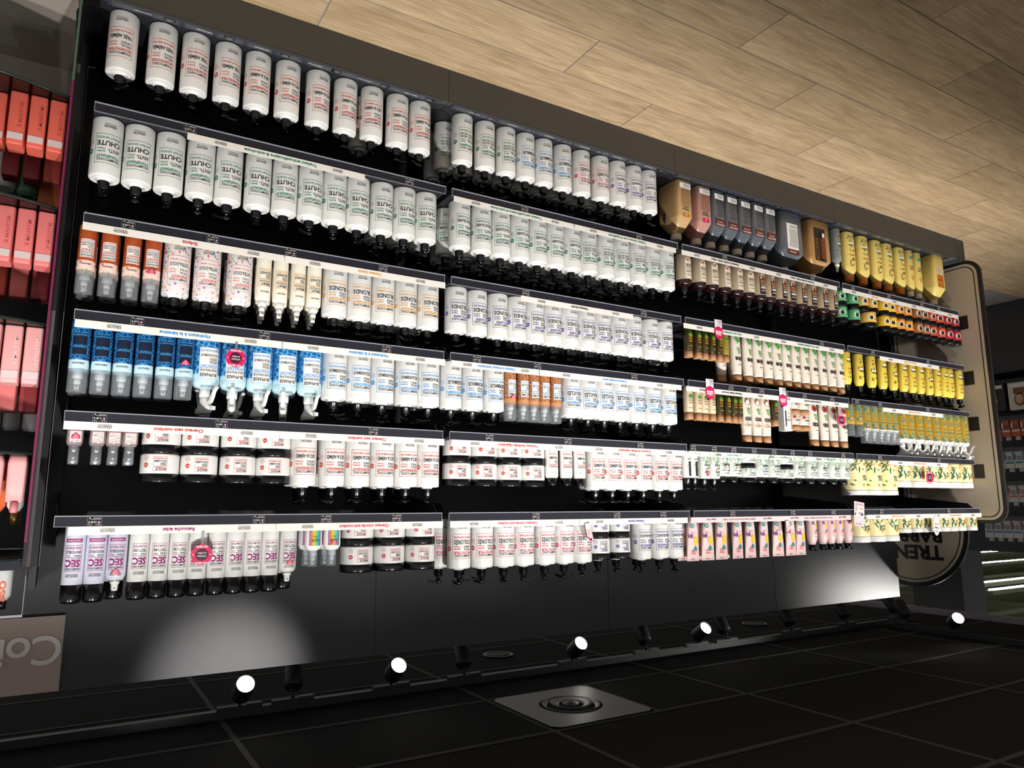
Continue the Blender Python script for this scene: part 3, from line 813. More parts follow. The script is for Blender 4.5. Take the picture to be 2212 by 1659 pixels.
def sprayer_mesh(m, s=1.0):
    b = MB()
    b.lathe([(.0145*s, 0), (.0145*s, .018*s), (.0125*s, .020*s)], m, 20)
    b.lathe([(.0100*s, .020*s), (.0098*s, .034*s), (.0088*s, .036*s)], m, 18)
    b.lathe([(.0078*s, .036*s), (.0076*s, .050*s), (.0066*s, .053*s)], m, 16)
    b.box(-.0016*s, .0016*s, -.0098*s, -.006*s, .042*s, .046*s, BLACKP)
    return b.mesh('spray_nozzle')
SPRAYW = sprayer_mesh(WHITEG); 
def cap_mesh(R, h, m=CLEAR):
    b = MB(); b.lathe([(R, 0), (R, h-.004), (R*.97, h-.001), (R*.90, h)], m, 26, cap0=False)
    return b.mesh('clear_cap')
def capped_spray(name, desc, R, h, zs, lower, upper, prn, caph=.072):
    b = MB()
    b.lathe([(R*.9, 0), (R*.98, .0015), (R, .005), (R, zs), (R, h-.010), (R*.94, h-.004), (R*.80, h-.001), (.013, h)], lower, 26,
            mats=[lower, lower, lower, upper, upper, upper, upper])
    k = Kind(name, 'spray bottle', desc)
    k.part('body', b.mesh('body'), subs=[('print', prn, 0, 0)])
    k.part('spray_nozzle', SPRAYW, h-.001)
    if caph: k.part('clear_cap', cap_mesh(R*.985, caph), h-.012)
    return k
ORANGEB = mat('biphase_orange', (176, 84, 44), .15, coat=.4, noise=.08, nscale=60)
PEACH = confetti_mat('biphase_peach_print', (240, 208, 196), [(240, 208, 196), (225, 130, 110), (240, 208, 196), (235, 180, 90), (240, 208, 196), (140, 180, 160)], 90)
def biphase_print(R):
    p = Print(wrap_cyl(R)); bw = .0200
    p.rect(-bw, bw, .046, .104, PRINTW, 1); p.frame(-bw, bw, .046, .104, .0009, RED)
    x = -bw+.003; Wd = 2*bw-.006
    for t, z, h, m, f in (('BI-PHASE', .0935, .0068, INK, Wd), ('SANS RINÇAGE', .0862, .0045, INK, Wd), ('ENFANT', .0765, .0075, RED, Wd), ('SPÉCIAL', .0700, .0042, INK, Wd*.5),
                          ('CHEVEUX NORMAUX', .0636, .0042, INK, Wd), ('EXTRA-DOUX', .0560, .0058, INK, Wd), ('PARFUM FRUITS ROUGES', .0500, .0030, RED, Wd)):
        p.text(t, x, z, h, m, fit=f, bold=.01)
    p.text('KERASOIN', 0, .121, .0048, INK, fit=.026, align='c')
    return p.mesh('print')
K_BIPH = capped_spray('biphase_spray', 'orange two-phase spray with clear cap', .0245, .150, .112, ORANGEB, PEACH, biphase_print(.0245))
BLUEB = pattern_mat('blue_lattice', (12, 64, 122), (70, 150, 205), 110, .12)
PALEB = mat('pale_blue_liquid', (196, 226, 236), .12, coat=.4)
NAVY = mat('navy_label', (16, 34, 62), .3)
def blue_print(R, dark=True, s=1.0):
    p = Print(wrap_cyl(R)); bw = .021*s
    g_, ik, ik2 = (NAVY, INK, BLUE) if dark else (PRINTW, INK, BLUE)
    z0, z1 = (.038, .104) if dark else (.030*s, .092*s+.01)
    p.rect(-bw, bw, z0, z1, g_, 1); p.frame(-bw, bw, z0, z1, .0010, BLUE)
    x = -bw+.003*s; Wd = 2*bw-.006*s; H = z1-z0
    rows = (('BI-PHASE', .83, .0072, ik), ('SANS RINÇAGE', .70, .0048, ik), ('HYDRATANT', .555, .0078, ik2), ('SPÉCIAL', .44, .0050, ik), ('CHEVEUX', .345, .0050, ik), ('SECS & NORMAUX', .215, .0056, ik), ('ENRICHI EN KÉRATINE', .07, .0045, ik2))
    for t, fz, h, m in rows: p.text(t, x, z0+fz*H, h*s, m, fit=Wd if len(t) > 7 else Wd*.5, bold=.015)
    p.text('KERASOIN', 0, z1+.022, .0052*s, INK, fit=.030*s, align='c')
    return p.mesh('print')
K_BLUE = capped_spray('blue_biphase_spray', 'dark blue two-phase spray with clear cap', .0262, .152, .118, BLUEB, PALEB, blue_print(.0262))
def spray_print(R):
    p = Print(wrap_cyl(R)); bw = .0205
    p.frame(-bw, bw, .052, .112, .0010, GOLD); x = -bw+.003; Wd = 2*bw-.006
    for t, z, h, m, f in (('SPRAY', .1000, .0090, INK, Wd*.9), ('SANS RINÇAGE', .0930, .0042, INK, Wd), ('ÉCLAIRCISSANT', .0862, .0048, GOLD, Wd), ('SPÉCIAL', .0795, .0042, INK, Wd*.5), ('CHEVEUX', .0735, .0042, INK, Wd*.5),
                          ('BLONDS', .0625, .0082, INK, Wd), ('EXTRAIT DE CAMOMILLE', .0560, .0030, GOLD, Wd)):
        p.text(t, x, z, h, m, fit=f, bold=.012)
    p.text('KERASOIN', 0, .128, .0052, INK, fit=.027, align='c')
    return p.mesh('print')
K_SPRAY = capped_spray('lightening_spray', 'cream SPRAY bottle with bare white nozzle', .0248, .158, .1, CREAM, CREAM, spray_print(.0248), caph=0)
BROWNP = pattern_mat('brown_scroll', (150, 88, 52), (214, 160, 110), 120, .15)
BROWNC = mat('brown_clear_liquid', (196, 140, 96), .12, coat=.4)
def brume_print(R):
    p = Print(wrap_cyl(R)); bw = .0200
    p.rect(-bw, bw, .050, .116, PRINTW, 1); p.frame(-bw, bw, .050, .116, .0009, BLUE); x = -bw+.003; Wd = 2*bw-.006
    for t, z, h, m, f in (('BRUME', .1035, .0082, INK, Wd), ('SANS RINÇAGE', .0965, .0042, INK, Wd), ('DYNAMISANTE', .0885, .0056, BLUE, Wd), ('SPÉCIAL', .0815, .0045, INK, Wd*.5), ('CHEVEUX', .0755, .0045, INK, Wd*.5),
                          ('BOUCLÉS', .0640, .0085, INK, Wd), ('PROTÉINES DE SOIE', .0560, .0036, BLUE, Wd)):
        p.text(t, x, z, h, m, fit=f, bold=.012)
    return p.mesh('print')
K_BRUME = capped_spray('brume_spray', 'brown patterned BRUME spray with clear cap', .0248, .150, .126, BROWNP, BROWNC, brume_print(.0248))
# trigger sprays
def trigger_mesh(m):
    b = MB()
    b.lathe([(.0165, 0), (.0165, .024), (.0150, .027)], m, 20)
    b.loft([(.024, .0125, .014, 3), (.036, .0120, .015, 3, 0, -.002), (.050, .0130, .022, 3, 0, -.006), (.062, .0130, .034, 3, 0, -.004), (.072, .0115, .038, 3, 0, 0), (.080, .008, .034, 3, 0, .004)], m, 16)
    b.lathe([(.007, -.004), (.0075, .006)], m, 12)
    b.v = b.v  # nozzle tip
    b.box(-.006, .006, -.050, -.034, .058, .070, m)
    return b.mesh('trigger_head')
def lever_mesh(m):
    b = MB(); pts = [(-.024, .050), (-.036, .046), (-.044, .030), (-.050, .012), (-.062, .000), (-.060, -.004), (-.046, .006), (-.038, .024), (-.030, .038), (-.022, .042)]
    b.prism(pts, -.0055, .0055, m, 'x')
    return b.mesh('trigger_lever')
TRIGW, LEVW = trigger_mesh(WHITEG), lever_mesh(WHITEG)
def trigger_kind(name, desc, R, h, zs, lower, upper, prn, sc=1.0):
    b = MB()
    b.lathe([(R*.9, 0), (R*.98, .0015), (R, .006), (R, zs), (R, h-.022), (R*.95, h-.012), (R*.78, h-.004), (.017, h)], lower, 28, mats=[lower]*3+[upper]*4)
    k = Kind(name, 'spray bottle', desc)
    k.part('body', b.mesh('body'), subs=[('print', prn, 0, 0)])
    k.part('trigger_head', TRIGW, h-.001, .45, subs=[('trigger_lever', LEVW, 0, 0)])
    return k
BLUEL = pattern_mat('blue_lattice_bright', (26, 104, 176), (120, 190, 225), 80, .15)
K_TRIG = trigger_kind('trigger_spray', 'bright blue trigger spray with white head', .0405, .172, .128, BLUEL, PALEB, blue_print(.0405, False, 1.45))
# mask jars
JRED = [('MASQUE', INK), ('NOURRISSANT', RED), ('SPÉCIAL', INK), ('CHEVEUX', INK), ('SECS & ABÎMÉS', INK), ('PROVITAMINE B5', RED)]
def jar_kind(R, hb, hl, ink, word, big, small, desc):
    b = MB(); b.lathe([(R*.93, 0), (R*.985, .0015), (R, .006), (R, hb-.004), (R*.985, hb-.0005), (R*.93, hb)], WHITE, 36)
    p = Print(wrap_cyl(R)); bw = .0195*R/.0545; z0, z1 = .010, hb-.008; H = z1-z0
    p.frame(-bw, bw, z0, z1, .0009, ink); x = -bw+.003; Wd = 2*bw-.006
    for t, f, h, m, fw in (('MASQUE', .80, .0066, INK, Wd*.85), (word, .66, .0046, ink, Wd), ('SPÉCIAL', .53, .0038, INK, Wd*.5), ('CHEVEUX', .42, .0038, INK, Wd*.5), (big, .24, .0056, INK, Wd), (small, .08, .0036, ink, Wd)):
        p.text(t, x, z0+f*H, h, m, fit=fw, bold=.012)
    bx = bw+.022*R/.0545
    p.disc(bx, z0+.30*H+.012, .0072, ink); p.text('98%', bx, z0+.30*H+.0105, .0036, PRINTW, align='c'); p.ring(bx, z0+.12*H-.001, .0072, .0008, ink); p.text('100%', bx, z0+.12*H-.0025, .003, ink, align='c')
    l = MB(); Rl = R*1.012
    l.lathe([(Rl*.985, 0), (Rl, .001), (Rl, hl-.005), (Rl*.985, hl-.0015), (Rl*.95, hl), (Rl*.5, hl-.0006)], BLACKP, 36)
    k = Kind('mask_jar', 'jar', desc)
    k.part('body', b.mesh('body'), subs=[('print', p.mesh('print'), 0, 0)]); k.part('lid', l.mesh('lid'), hb)
    k.h = hb+hl
    return k
K_JAR_N = jar_kind(.0545, .060, .0265, RED, 'NOURRISSANT', 'SECS & ABÎMÉS', 'PROVITAMINE B5', 'red-framed white MASQUE jar')
K_JAR_R = jar_kind(.0535, .060, .0265, RED, 'RECONSTRUCTEUR', 'TRÈS ABÎMÉS', 'ENRICHI EN KÉRATINE', 'red-framed white MASQUE jar')
K_JAR_C = jar_kind(.0555, .060, .0265, PINK, 'PROTECTEUR', 'COLORÉS', "HUILE D'ABYSSINIE", 'pink-framed white MASQUE jar')
K_JAR_D = jar_kind(.0470, .060, .0255, PURPLE, 'DÉJAUNISSEUR', 'GRIS & BLANCS', 'KÉRATINE', 'violet-framed white MASQUE jar')
# serums
SERB = clear('serum_clear', tint=(225, 215, 215), gloss=.12, haze=.35, hazecol=(205, 190, 190))
def serum():
    b = MB(); b.loft([(0, .018, .016, 4), (.004, .0205, .018, 4), (.060, .0205, .018, 4), (.068, .017, .015, 4), (.071, .010, .010, 2)], SERB, 20)
    p = Print(wrap_flat(-.0180), 1.0); bw = .0150
    p.rect(-bw, bw, .030, .062, PRINTW, 1); p.frame(-bw, bw, .030, .062, .0008, RED)
    for t, z, h, m in (('SÉRUM POINTES', .0555, .0038, INK), ('NOURRISSANT', .0500, .0042, RED), ('SPÉCIAL', .0445, .0038, INK), ('SECS & ABÎMÉS', .0390, .0040, INK), ('PROVITAMINE B5', .0335, .0030, RED)): p.text(t, -bw+.002, z, h, m, fit=.026 if len(t) > 7 else .014)
    k = Kind('serum_bottle', 'bottle', 'small clear serum bottle with silver pump')
    k.part('body', b.mesh('body'), subs=[('print', p.mesh('print'), 0, 0)])
    n = MB(); n.lathe([(.0115, 0), (.0115, .020), (.0100, .021)], SILVER, 20); n.lathe([(.007, .021), (.007, .040), (.006, .042)], SILVER, 16); n.box(-.002, .002, -.012, -.006, .034, .038, WHITEG); k.part('pump', n.mesh('pump'), .070)
    c = MB(); c.lathe([(.0135, 0), (.0135, .050), (.012, .052)], CLEAR, 20, cap0=False); k.part('clear_cap', c.mesh('clear_cap'), .0705)
    return k
K_SERUM = serum()
# dry shampoo aerosols
LILACW = mat('pale_lilac_paint', (214, 214, 230), .3)
ALU = mat('aluminium_rim', (150, 150, 152), .3, metal=.9)
def aerosol(paint, fonce, tester, desc):
    R = .0265; h = .166
    b = MB()
    if tester:
        b.lathe([(R*.95, 0), (R, .002), (R, .140), (R*.96, .149), (R*.80, .157), (.0155, .162)], paint, 26)
        b.lathe([(R*.72, .1585), (R*.74, .1600), (R*.70, .1615)], ALU, 26)
    else:
        b.lathe([(R*.95, 0), (R, .002), (R, h)], paint, 26)
    p = Print(wrap_cyl(R)); bw = .0215; zb = .018
    p.frame(-bw, bw, .058, .130, .0010, MAGENTA); x = -bw+.003; Wd = 2*bw-.006
    names = (('SHAMPOOING', .1200, .0064, INK, Wd), ('SEC', .0985, .0185, MAGENTA, Wd), ('RETOUCHE', .0910, .0045, INK, Wd*.62), ('EXPRESS', .0850, .0040, INK, Wd*.5),
             ('INVISIBLE' if fonce else 'TEXTURE', .0735, .0078, INK, Wd), ('SANS RÉSIDUS' if fonce else 'VOLUMATEUR', .0630, .0060, MAGENTA, Wd))
    for t, z, hh, m, f in names: p.text(t, x, z, hh, m, fit=f, bold=.03 if t == 'SEC' else .008)
    p.text('Apporte', bw-.003, .0905, .0036, MAGENTA, w=.013, align='r', shear=.3); p.text('Fraîcheur', bw-.003, .0855, .0036, MAGENTA, w=.013, align='r', shear=.3)
    p.text('KERASOIN', 0, .1395, .0062, INK, fit=.030, align='c'); p.text('PROFESSIONNEL', 0, .1365, .0022, INK, fit=.030, align='c')
    if fonce: p.rect(-bw, bw, .040, .050, MAGENTA); p.text('CHEVEUX FONCÉS', 0, .0430, .0042, PRINTW, fit=.034, align='c')
    k = Kind('dry_shampoo_can', 'aerosol can', desc)
    k.part('body', b.mesh('body'), subs=[('print', p.mesh('print'), 0, 0)])
    if tester:
        n = MB(); n.lathe([(.0125, 0), (.0125, .008), (.0098, .010), (.0085, .026), (.0070, .028)], WHITEG, 20); n.box(-.0015, .0015, -.0098, -.006, .018, .021, BLACKP); k.part('spray_nozzle', n.mesh('spray_nozzle'), .1615)
    else:
        c = MB(); c.lathe([(R*.995, 0), (R*.995, .044), (R*.95, .049), (R*.80, .051)], BLACKP, 26); k.part('cap', c.mesh('cap'), h)
    return k
K_AER_F = aerosol(LILACW, True, False, 'pale lilac SEC dry-shampoo can')
K_AER_FT = aerosol(LILACW, True, True, 'capless lilac SEC tester can')
K_AER = aerosol(WHITE, False, False, 'white SEC dry-shampoo can')
K_AER_T = aerosol(WHITE, False, True, 'capless white SEC tester can')
# holographic serum bottles
def holo_mat():
    m = bpy.data.materials.new('holographic_foil'); m.use_nodes = True
    nt = m.node_tree; b = nt.nodes['Principled BSDF']; N = nt.nodes.new; L = nt.links.new
    tc = N('ShaderNodeTexCoord'); sp = N('ShaderNodeSeparateXYZ'); L(tc.outputs['Object'], sp.inputs[0])
    mu = N('ShaderNodeMath'); mu.operation = 'MULTIPLY_ADD'; mu.inputs[1].default_value = 26.0; mu.inputs[2].default_value = .5; L(sp.outputs[0], mu.inputs[0])
    r = N('ShaderNodeValToRGB'); cols = [(120, 120, 130), (90, 200, 230), (120, 225, 120), (240, 220, 80), (245, 150, 60), (170, 110, 200)]
    while len(r.color_ramp.elements) < len(cols): r.color_ramp.elements.new(.5)
    for i, c in enumerate(cols): r.color_ramp.elements[i].position = .05+.9*i/5; r.color_ramp.elements[i].color = (*lin(c), 1)
    L(mu.outputs[0], r.inputs[0]); L(r.outputs[0], b.inputs['Base Color']); b.inputs['Roughness'].default_value = .22; b.inputs['Metallic'].default_value = .35
    return m
HOLO = holo_mat()
def glow():
    b = MB(); b.loft([(0, .024, .015, 2.6), (.004, .0275, .0185, 2.6), (.080, .0275, .0185, 2.6), (.092, .022, .015, 2.4), (.097, .011, .011, 2)], WHITEG, 24)
    p = Print(wrap_ell(.0275, .0185, 2.6)); p.rect(-.019, .019, .018, .080, HOLO, 1); p.text('GLOW', 0, .058, .009, INK, fit=.026, align='c', bold=.02); p.text('SPRAY', 0, .048, .005, INK, fit=.018, align='c')
    k = Kind('glow_spray', 'spray bottle', 'white rainbow-foil GLOW bottle'); k.part('body', b.mesh('body'), subs=[('print', p.mesh('print'), 0, 0)])
    n = sprayer_mesh(mat('milky_plastic', (225, 228, 228), .2), .85); k.part('spray_nozzle', n, .096); k.part('clear_cap', cap_mesh(.0150, .050), .097)
    return k
K_GLOW = glow()
# pink crimped tubes and bottles
PALEPINK = mat('pale_pink_plastic', (239, 206, 205), .35)
TEALI = mat('teal_ink', (40, 146, 140), .5); YELI = mat('yellow_ink', (240, 200, 60), .5); PLUM = mat('plum_ink', (124, 60, 120), .5); CORALI = mat('coral_ink', (232, 96, 80), .5)
def curls_print(wrap, s=1.0, dz=0.0):
    p = Print(wrap, .006)
    p.disc(-.008*s, .098*s+dz, .018*s, YELI, 1, rx=.013*s); p.leaf(.020*s, .075*s+dz, .014*s, .007*s, 1.2, PLUM); p.disc(.016*s, .080*s+dz, .008*s, PLUM)
    p.disc(.012*s, .040*s+dz, .0085*s, TEALI); p.text('95%', .012*s, .0375*s+dz, .0045*s, PRINTW, align='c')
    for a in (1.1, 1.35, 1.6, 1.85, 2.1): p.leaf(-.006*s+.014*s*math.cos(a), .118*s+dz+.012*s*math.sin(a), .013*s, .0022*s, a, TEALI)
    n = 16
    for i in range(n):
        t0 = i/n*2*PI*1.4; x = .006*math.cos(t0)*s+.004*s; z = (.085+.008*math.sin(t0)-.0016*i)*s+dz; p.disc(x, z, .0010*s, INK, n=6)
    p.text('Happy', .002*s, .145*s+dz, .008*s, CORALI, fit=.026*s, align='c', shear=.3); p.text('Curls', .004*s, .134*s+dz, .008*s, CORALI, fit=.024*s, align='c', shear=.3)
    p.text('KERASOIN', .004*s, .168*s+dz, .004*s, INK, fit=.018*s, align='c')
    return p.mesh('print')
def pink_tube():
    b = MB()
    b.loft([(0, .0215, .0185, 2), (.020, .0215, .0185, 2), (.0205, .0235, .0200, 2), (.060, .0280, .0185, 2.2), (.120, .0330, .0130, 2.4), (.182, .0365, .0030, 3), (.198, .0370, .0012, 4)], PALEPINK, 28, mats=[PALEPINK]*6)
    def wr(x, z, off):
        z = min(.194, z)
        for (za, aa, ba), (zb_, ab, bb) in zip(((.0205, .0235, .0200), (.060, .0280, .0185), (.120, .0330, .0130), (.182, .0365, .0030)), ((.060, .0280, .0185), (.120, .0330, .0130), (.182, .0365, .0030), (.198, .0370, .0012))):
            if za <= z <= zb_:
                t = (z-za)/(zb_-za); a = aa+(ab-aa)*t; bq = ba+(bb-ba)*t
                return (x, -bq*math.sqrt(max(.02, 1-(min(.98, abs(x)/a))**2))-off-.0012, z)
        return (x, -.021-off, z)
    k = Kind('curl_cream_tube', 'tube', 'pale pink crimped tube'); k.part('body', b.mesh('body'), subs=[('print', curls_print(wr, 1.12), 0, 0)])
    return k
K_PTUBE = pink_tube()
def pink_bottle():
    R = .0285; b = MB(); b.lathe([(R*.92, 0), (R, .004), (R, .105), (R*.96, .122), (R*.75, .140), (.0165, .150)], PALEPINK, 26)
    k = Kind('curl_bottle', 'bottle', 'pale pink round bottle with black cap'); k.part('body', b.mesh('body'), subs=[('print', curls_print(wrap_cyl(R), .72, -.012), 0, 0)])
    c = MB(); c.lathe([(.0165, 0), (.0170, .026), (.0150, .029)], BLACKP, 20); c.box(-.006, .006, -.030, 0, .024, .029, BLACKP); k.part('cap', c.mesh('cap'), .150)
    return k
K_PBOT = pink_bottle()
def conditioner():
    b = MB(); b.loft([(0, .029, .006, 3), (.010, .029, .010, 3), (.060, .0285, .018, 2.4), (.128, .0275, .0210, 2.1), (.136, .024, .0200, 2)], WHITE, 28)
    p = Print(wrap_ell(.0295, .0195, 2.2)); bw = .0215
    p.frame(-bw, bw, .030, .098, .0009, RED); Wd = 2*bw-.006
    for t, z, h, m in (('CONDITIONNEUR', .0890, .0054, INK), ('RECONSTRUCTEUR', .0815, .0050, RED), ('SPÉCIAL', .0740, .0046, INK), ('CHEVEUX', .0675, .0046, INK), ('TRÈS ABÎMÉS', .0530, .0078, INK), ('ENRICHI EN KÉRATINE', .0400, .0042, RED)): p.text(t, -bw+.003, z, h, m, fit=Wd if len(t) > 7 else Wd*.45, bold=.01)
    p.text('KERASOIN', 0, .112, .0050, INK, fit=.026, align='c')
    k = Kind('conditioner_tube', 'tube', 'slim white CONDITIONNEUR tube with black cap'); k.part('body', b.mesh('body'), subs=[('print', p.mesh('print'), 0, 0)])
    c = MB(); c.lathe([(.0190, 0), (.0190, .028), (.0175, .031)], BLACKP, 24); k.part('cap', c.mesh('cap'), .136)
    return k
K_COND = conditioner()
# kraft-sleeved brown bottles
KRAFT = mat('kraft_paper', (176, 158, 132), .7, noise=.12, nscale=220); BROWNG = mat('brown_glass', (34, 14, 14), .12, coat=.5); DKBR = mat('dark_brown_label', (44, 32, 30), .45); BEIGEL = mat('beige_label', (226, 212, 198), .5); ALMOND = mat('almond_print', (168, 108, 62), .5)
def kraft(dark):
    R = .0375; h = .160; b = MB()
    b.lathe([(R*.92, 0), (R, .004), (R, .128), (R*.99, .129), (R*.985, .138), (R*.93, .149), (R*.70, .156), (.019, h)], KRAFT, 28, mats=[KRAFT, KRAFT, KRAFT, BROWNG, BROWNG, BROWNG, BROWNG])
    p = Print(wrap_cyl(R)); bw = .021
    p.rect(-bw, bw, .030, .126, DKBR if dark else BEIGEL, 1)
    p.disc(.004, .036, .014, PRINTW, 2); p.disc(-.003, .034, .009, ALMOND, 3); p.disc(.010, .034, .007, ALMOND, 3)
    ik = PRINTW if dark else INK
    p.rect(-bw+.004, bw-.004, .052, .072, KRAFT if not dark else ALMOND, 2); p.text('NATURE', 0, .058, .007, INK, fit=.030, align='c')
    p.rect(-bw+.004, bw-.006, .086, .096, PRINTW if dark else KRAFT, 2); p.text('SHAMPOOING', -bw+.005, .076, .005, ik, fit=.032); p.text('cheveux secs', -bw+.005, .088, .005, INK, fit=.028); p.text('KERASOIN', -bw+.005, .105, .006, ik, fit=.030)
    k = Kind('kraft_pump_bottle', 'bottle', 'dark-labelled kraft sleeve pump bottle' if dark else 'light-labelled kraft sleeve pump bottle')
    k.part('body', b.mesh('body'), subs=[('print', p.mesh('print'), 0, 0)]); k.part('pump', PUMP, h-.001, subs=[('nozzle', NOZZLE, .042, PI)])
    return k
K_KR_L, K_KR_D = kraft(False), kraft(True)
# hair food jars
def food_jar(col, cname, R=.0355):
    m = mat('jar_'+cname, col, .3); b = MB(); b.lathe([(R*.9, 0), (R*.985, .002), (R, .008), (R, .060), (R*.95, .064)], m, 28)
    p = Print(wrap_cyl(R)); p.disc(.016, .034, .0190, PRINTW, 1); p.disc(.016, .036, .0105, DKBR, 2); p.leaf(.020, .030, .008, .004, .6, GREEN, 3); p.text('hair food', -.024, .044, .006, INK, fit=.022); p.text('nourrissant', -.024, .036, .0042, INK, fit=.020); p.text('MASQUE', -.024, .020, .0055, INK, fit=.020)
    l = MB(); l.lathe([(R*1.01, 0), (R*1.02, .001), (R*1.02, .024), (R*.99, .028), (R*.95, .029)], BLACKP, 28)
    k = Kind('hair_food_jar', 'jar', cname.replace('_', ' ')+' jar with black lid'); k.part('body', b.mesh('body'), subs=[('print', p.mesh('print'), 0, 0)]); k.part('lid', l.mesh('lid'), .064)
    k.h = .0932
    return k
FJ = [food_jar(c, n) for c, n in (((92, 170, 120), 'mint_green'), ((222, 178, 92), 'tan'), ((236, 190, 50), 'yellow'), ((230, 150, 50), 'orange'), ((160, 100, 56), 'brown'), ((200, 74, 48), 'rust_red'), ((176, 36, 44), 'deep_red'))]
K_FJBIG = food_jar((226, 180, 90), 'wide_tan', .046)
# flat squeeze bottles with wood caps (aloe, coconut, ricin)
IVORY = mat('ivory_plastic', (232, 222, 208), .35)
ALOEG = mat('aloe_green', (70, 150, 50), .5); REDFL = mat('red_flower', (170, 34, 34), .5)
def squeeze(word, art, desc):
    a, b_ = .0315, .0215; b = MB()
    b.loft([(0, .026, .010, 2.4), (.004, a*.97, .013, 2.4), (.06, a, .018, 2.2), (.150, a*.97, b_, 2.1), (.196, a*.86, b_, 2), (.206, a*.82, b_*.98, 2)], IVORY, 28)
    p = Print(wrap_ell(a, b_, 2.2), .006)
    if art == 'aloe':
        for ang in (.7, 1.0, 1.35, 1.7, 2.1): p.leaf(.006+.012*math.cos(ang+3.1), .050+.014*math.sin(ang+3.1), .018, .0032, ang, ALOEG)
    elif art == 'coco':
        p.disc(.002, .045, .016, ALMOND, 1); p.disc(.004, .047, .011, PRINTW, 2)
        for i in range(5): p.leaf(.002+.004*i, .150+.003*i, .016, .0012, 1.9+.15*i, ALMOND)
    else:
        for i in range(14): p.leaf(.004+.010*math.cos(i*.45), .046+.010*math.sin(i*.45), .009, .0028, i*.45, REDFL)
        p.disc(.004, .046, .007, DKBR, 3)
    for i in range(5): p.rect(-.014, .012-.002*i, .076+.0065*i, .0785+.0065*i, ALOEG)
    p.rect(-.020, .020, .117, .1178, INK); p.text(word, -.021, .121, .023, INK, fit=.042, bold=.025); p.text('SHAMPOOING', -.018, .156, .0050, INK, fit=.026)
    k = Kind('squeeze_bottle', 'bottle', desc); k.part('body', b.mesh('body'), subs=[('print', p.mesh('print'), 0, 0)])
    c = MB(); c.loft([(0, a*.83, b_*.99, 2), (.028, a*.86, b_*.99, 2.2), (.033, a*.80, b_*.92, 2.2)], WOODCAP, 28); k.part('wood_cap', c.mesh('wood_cap'), .206)
    return k
K_ALOE = squeeze('aloe', 'aloe', 'ivory aloe squeeze bottle with wood cap')
K_COCO = squeeze('coco', 'coco', 'ivory coconut squeeze bottle with wood cap')
K_RICIN = squeeze('ricin', 'ricin', 'ivory red-flower squeeze bottle with wood cap')
OILD = mat('dark_oil_glass', (58, 52, 22), .12, coat=.5, noise=.3, nscale=40); OILG = mat('gold_oil_glass', (150, 130, 50), .12, coat=.4); CREAMO = mat('cream_glass', (226, 206, 176), .2, coat=.3)
def oil(m, desc, dark):
    b = MB(); a = .0195
    b.loft([(0, a*.9, a*.9, 3), (.003, a, a, 3), (.110, a, a, 3), (.119, a*.9, a*.9, 3)], m, 20)
    p = Print(wrap_flat(-a), .01); ik = GOLD if dark else INK
    for ang in (.8, 1.2, 1.6, 2.0, 2.4): p.leaf(.008*math.cos(ang), .034+.010*math.sin(ang), .012, .0024, ang, ALOEG)
    p.text('HUILE', 0, .062, .006, ik, fit=.022, align='c'); p.text('coco' if not dark else 'aloe', 0, .074, .008, ik, fit=.020, align='c'); p.text('KERASOIN', 0, .098, .004, ik, fit=.020, align='c')
    for i in range(4): p.rect(-.012, .010, .046+.003*i, .0472+.003*i, ik)
    k = Kind('oil_bottle', 'bottle', desc); k.part('body', b.mesh('body'), subs=[('print', p.mesh('print'), 0, 0)])
    c = MB(); c.loft([(0, a*.96, a*.96, 3), (.030, a*.96, a*.96, 3), (.033, a*.9, a*.9, 3)], WOODCAP, 20); k.part('wood_cap', c.mesh('wood_cap'), .119)
    return k
K_OILD, K_OILC, K_OILG = oil(OILD, 'dark green oil bottle with wood cap', True), oil(CREAMO, 'cream oil bottle with wood cap', False), oil(OILG, 'golden oil bottle with wood cap', True)
def ricin_jar():
    R = .036; b = MB(); b.lathe([(R*.95, 0), (R, .003), (R, .052), (R*.96, .056)], IVORY, 26)
    p = Print(wrap_cyl(R)); p.text('ricin', -.018, .026, .014, INK, fit=.034, bold=.01); p.text('MASQUE', -.018, .044, .005, INK, fit=.024)
    for i in range(10): p.leaf(.020+.005*math.cos(i*.6), .014+.005*math.sin(i*.6), .005, .0018, i*.6, REDFL)
    for i in range(3): p.rect(-.018, .008, .010+.004*i, .0115+.004*i, ALOEG)
    l = MB(); l.lathe([(R*1.01, 0), (R*1.01, .022), (R*.97, .025)], WOODCAP, 26)
    k = Kind('wood_lid_jar', 'jar', 'ivory jar with wood lid'); k.part('body', b.mesh('body'), subs=[('print', p.mesh('print'), 0, 0)]); k.part('lid', l.mesh('lid'), .056); k.h = .0812
    return k
K_RJAR = ricin_jar()
def ricin_box():
    b = MB(); b.box(-.030, .030, -.018, .018, 0, .172, PRINTW)
    p = Print(wrap_flat(-.018), .1)
    for i in range(12): p.leaf(.010+.008*math.cos(i*.52), .034+.008*math.sin(i*.52), .008, .0024, i*.52, REDFL)
    p.rect(.010, .020, .070, .150, DKBR); p.rect(-.029, -.020, .05, .165, WOODCAP)
    p.text('ricin', -.016, .112, .013, INK, fit=.024); p.text('SÉRUM', -.016, .098, .005, INK, fit=.016)
    for i in range(4): p.rect(-.016, .004, .072+.005*i, .0737+.005*i, ALOEG)
    k = Kind('serum_carton', 'box', 'white carton with red flower and dark dropper picture'); k.part('carton', b.mesh('carton'), subs=[('print', p.mesh('print'), 0, 0)]); return k
K_RBOX = ricin_box()
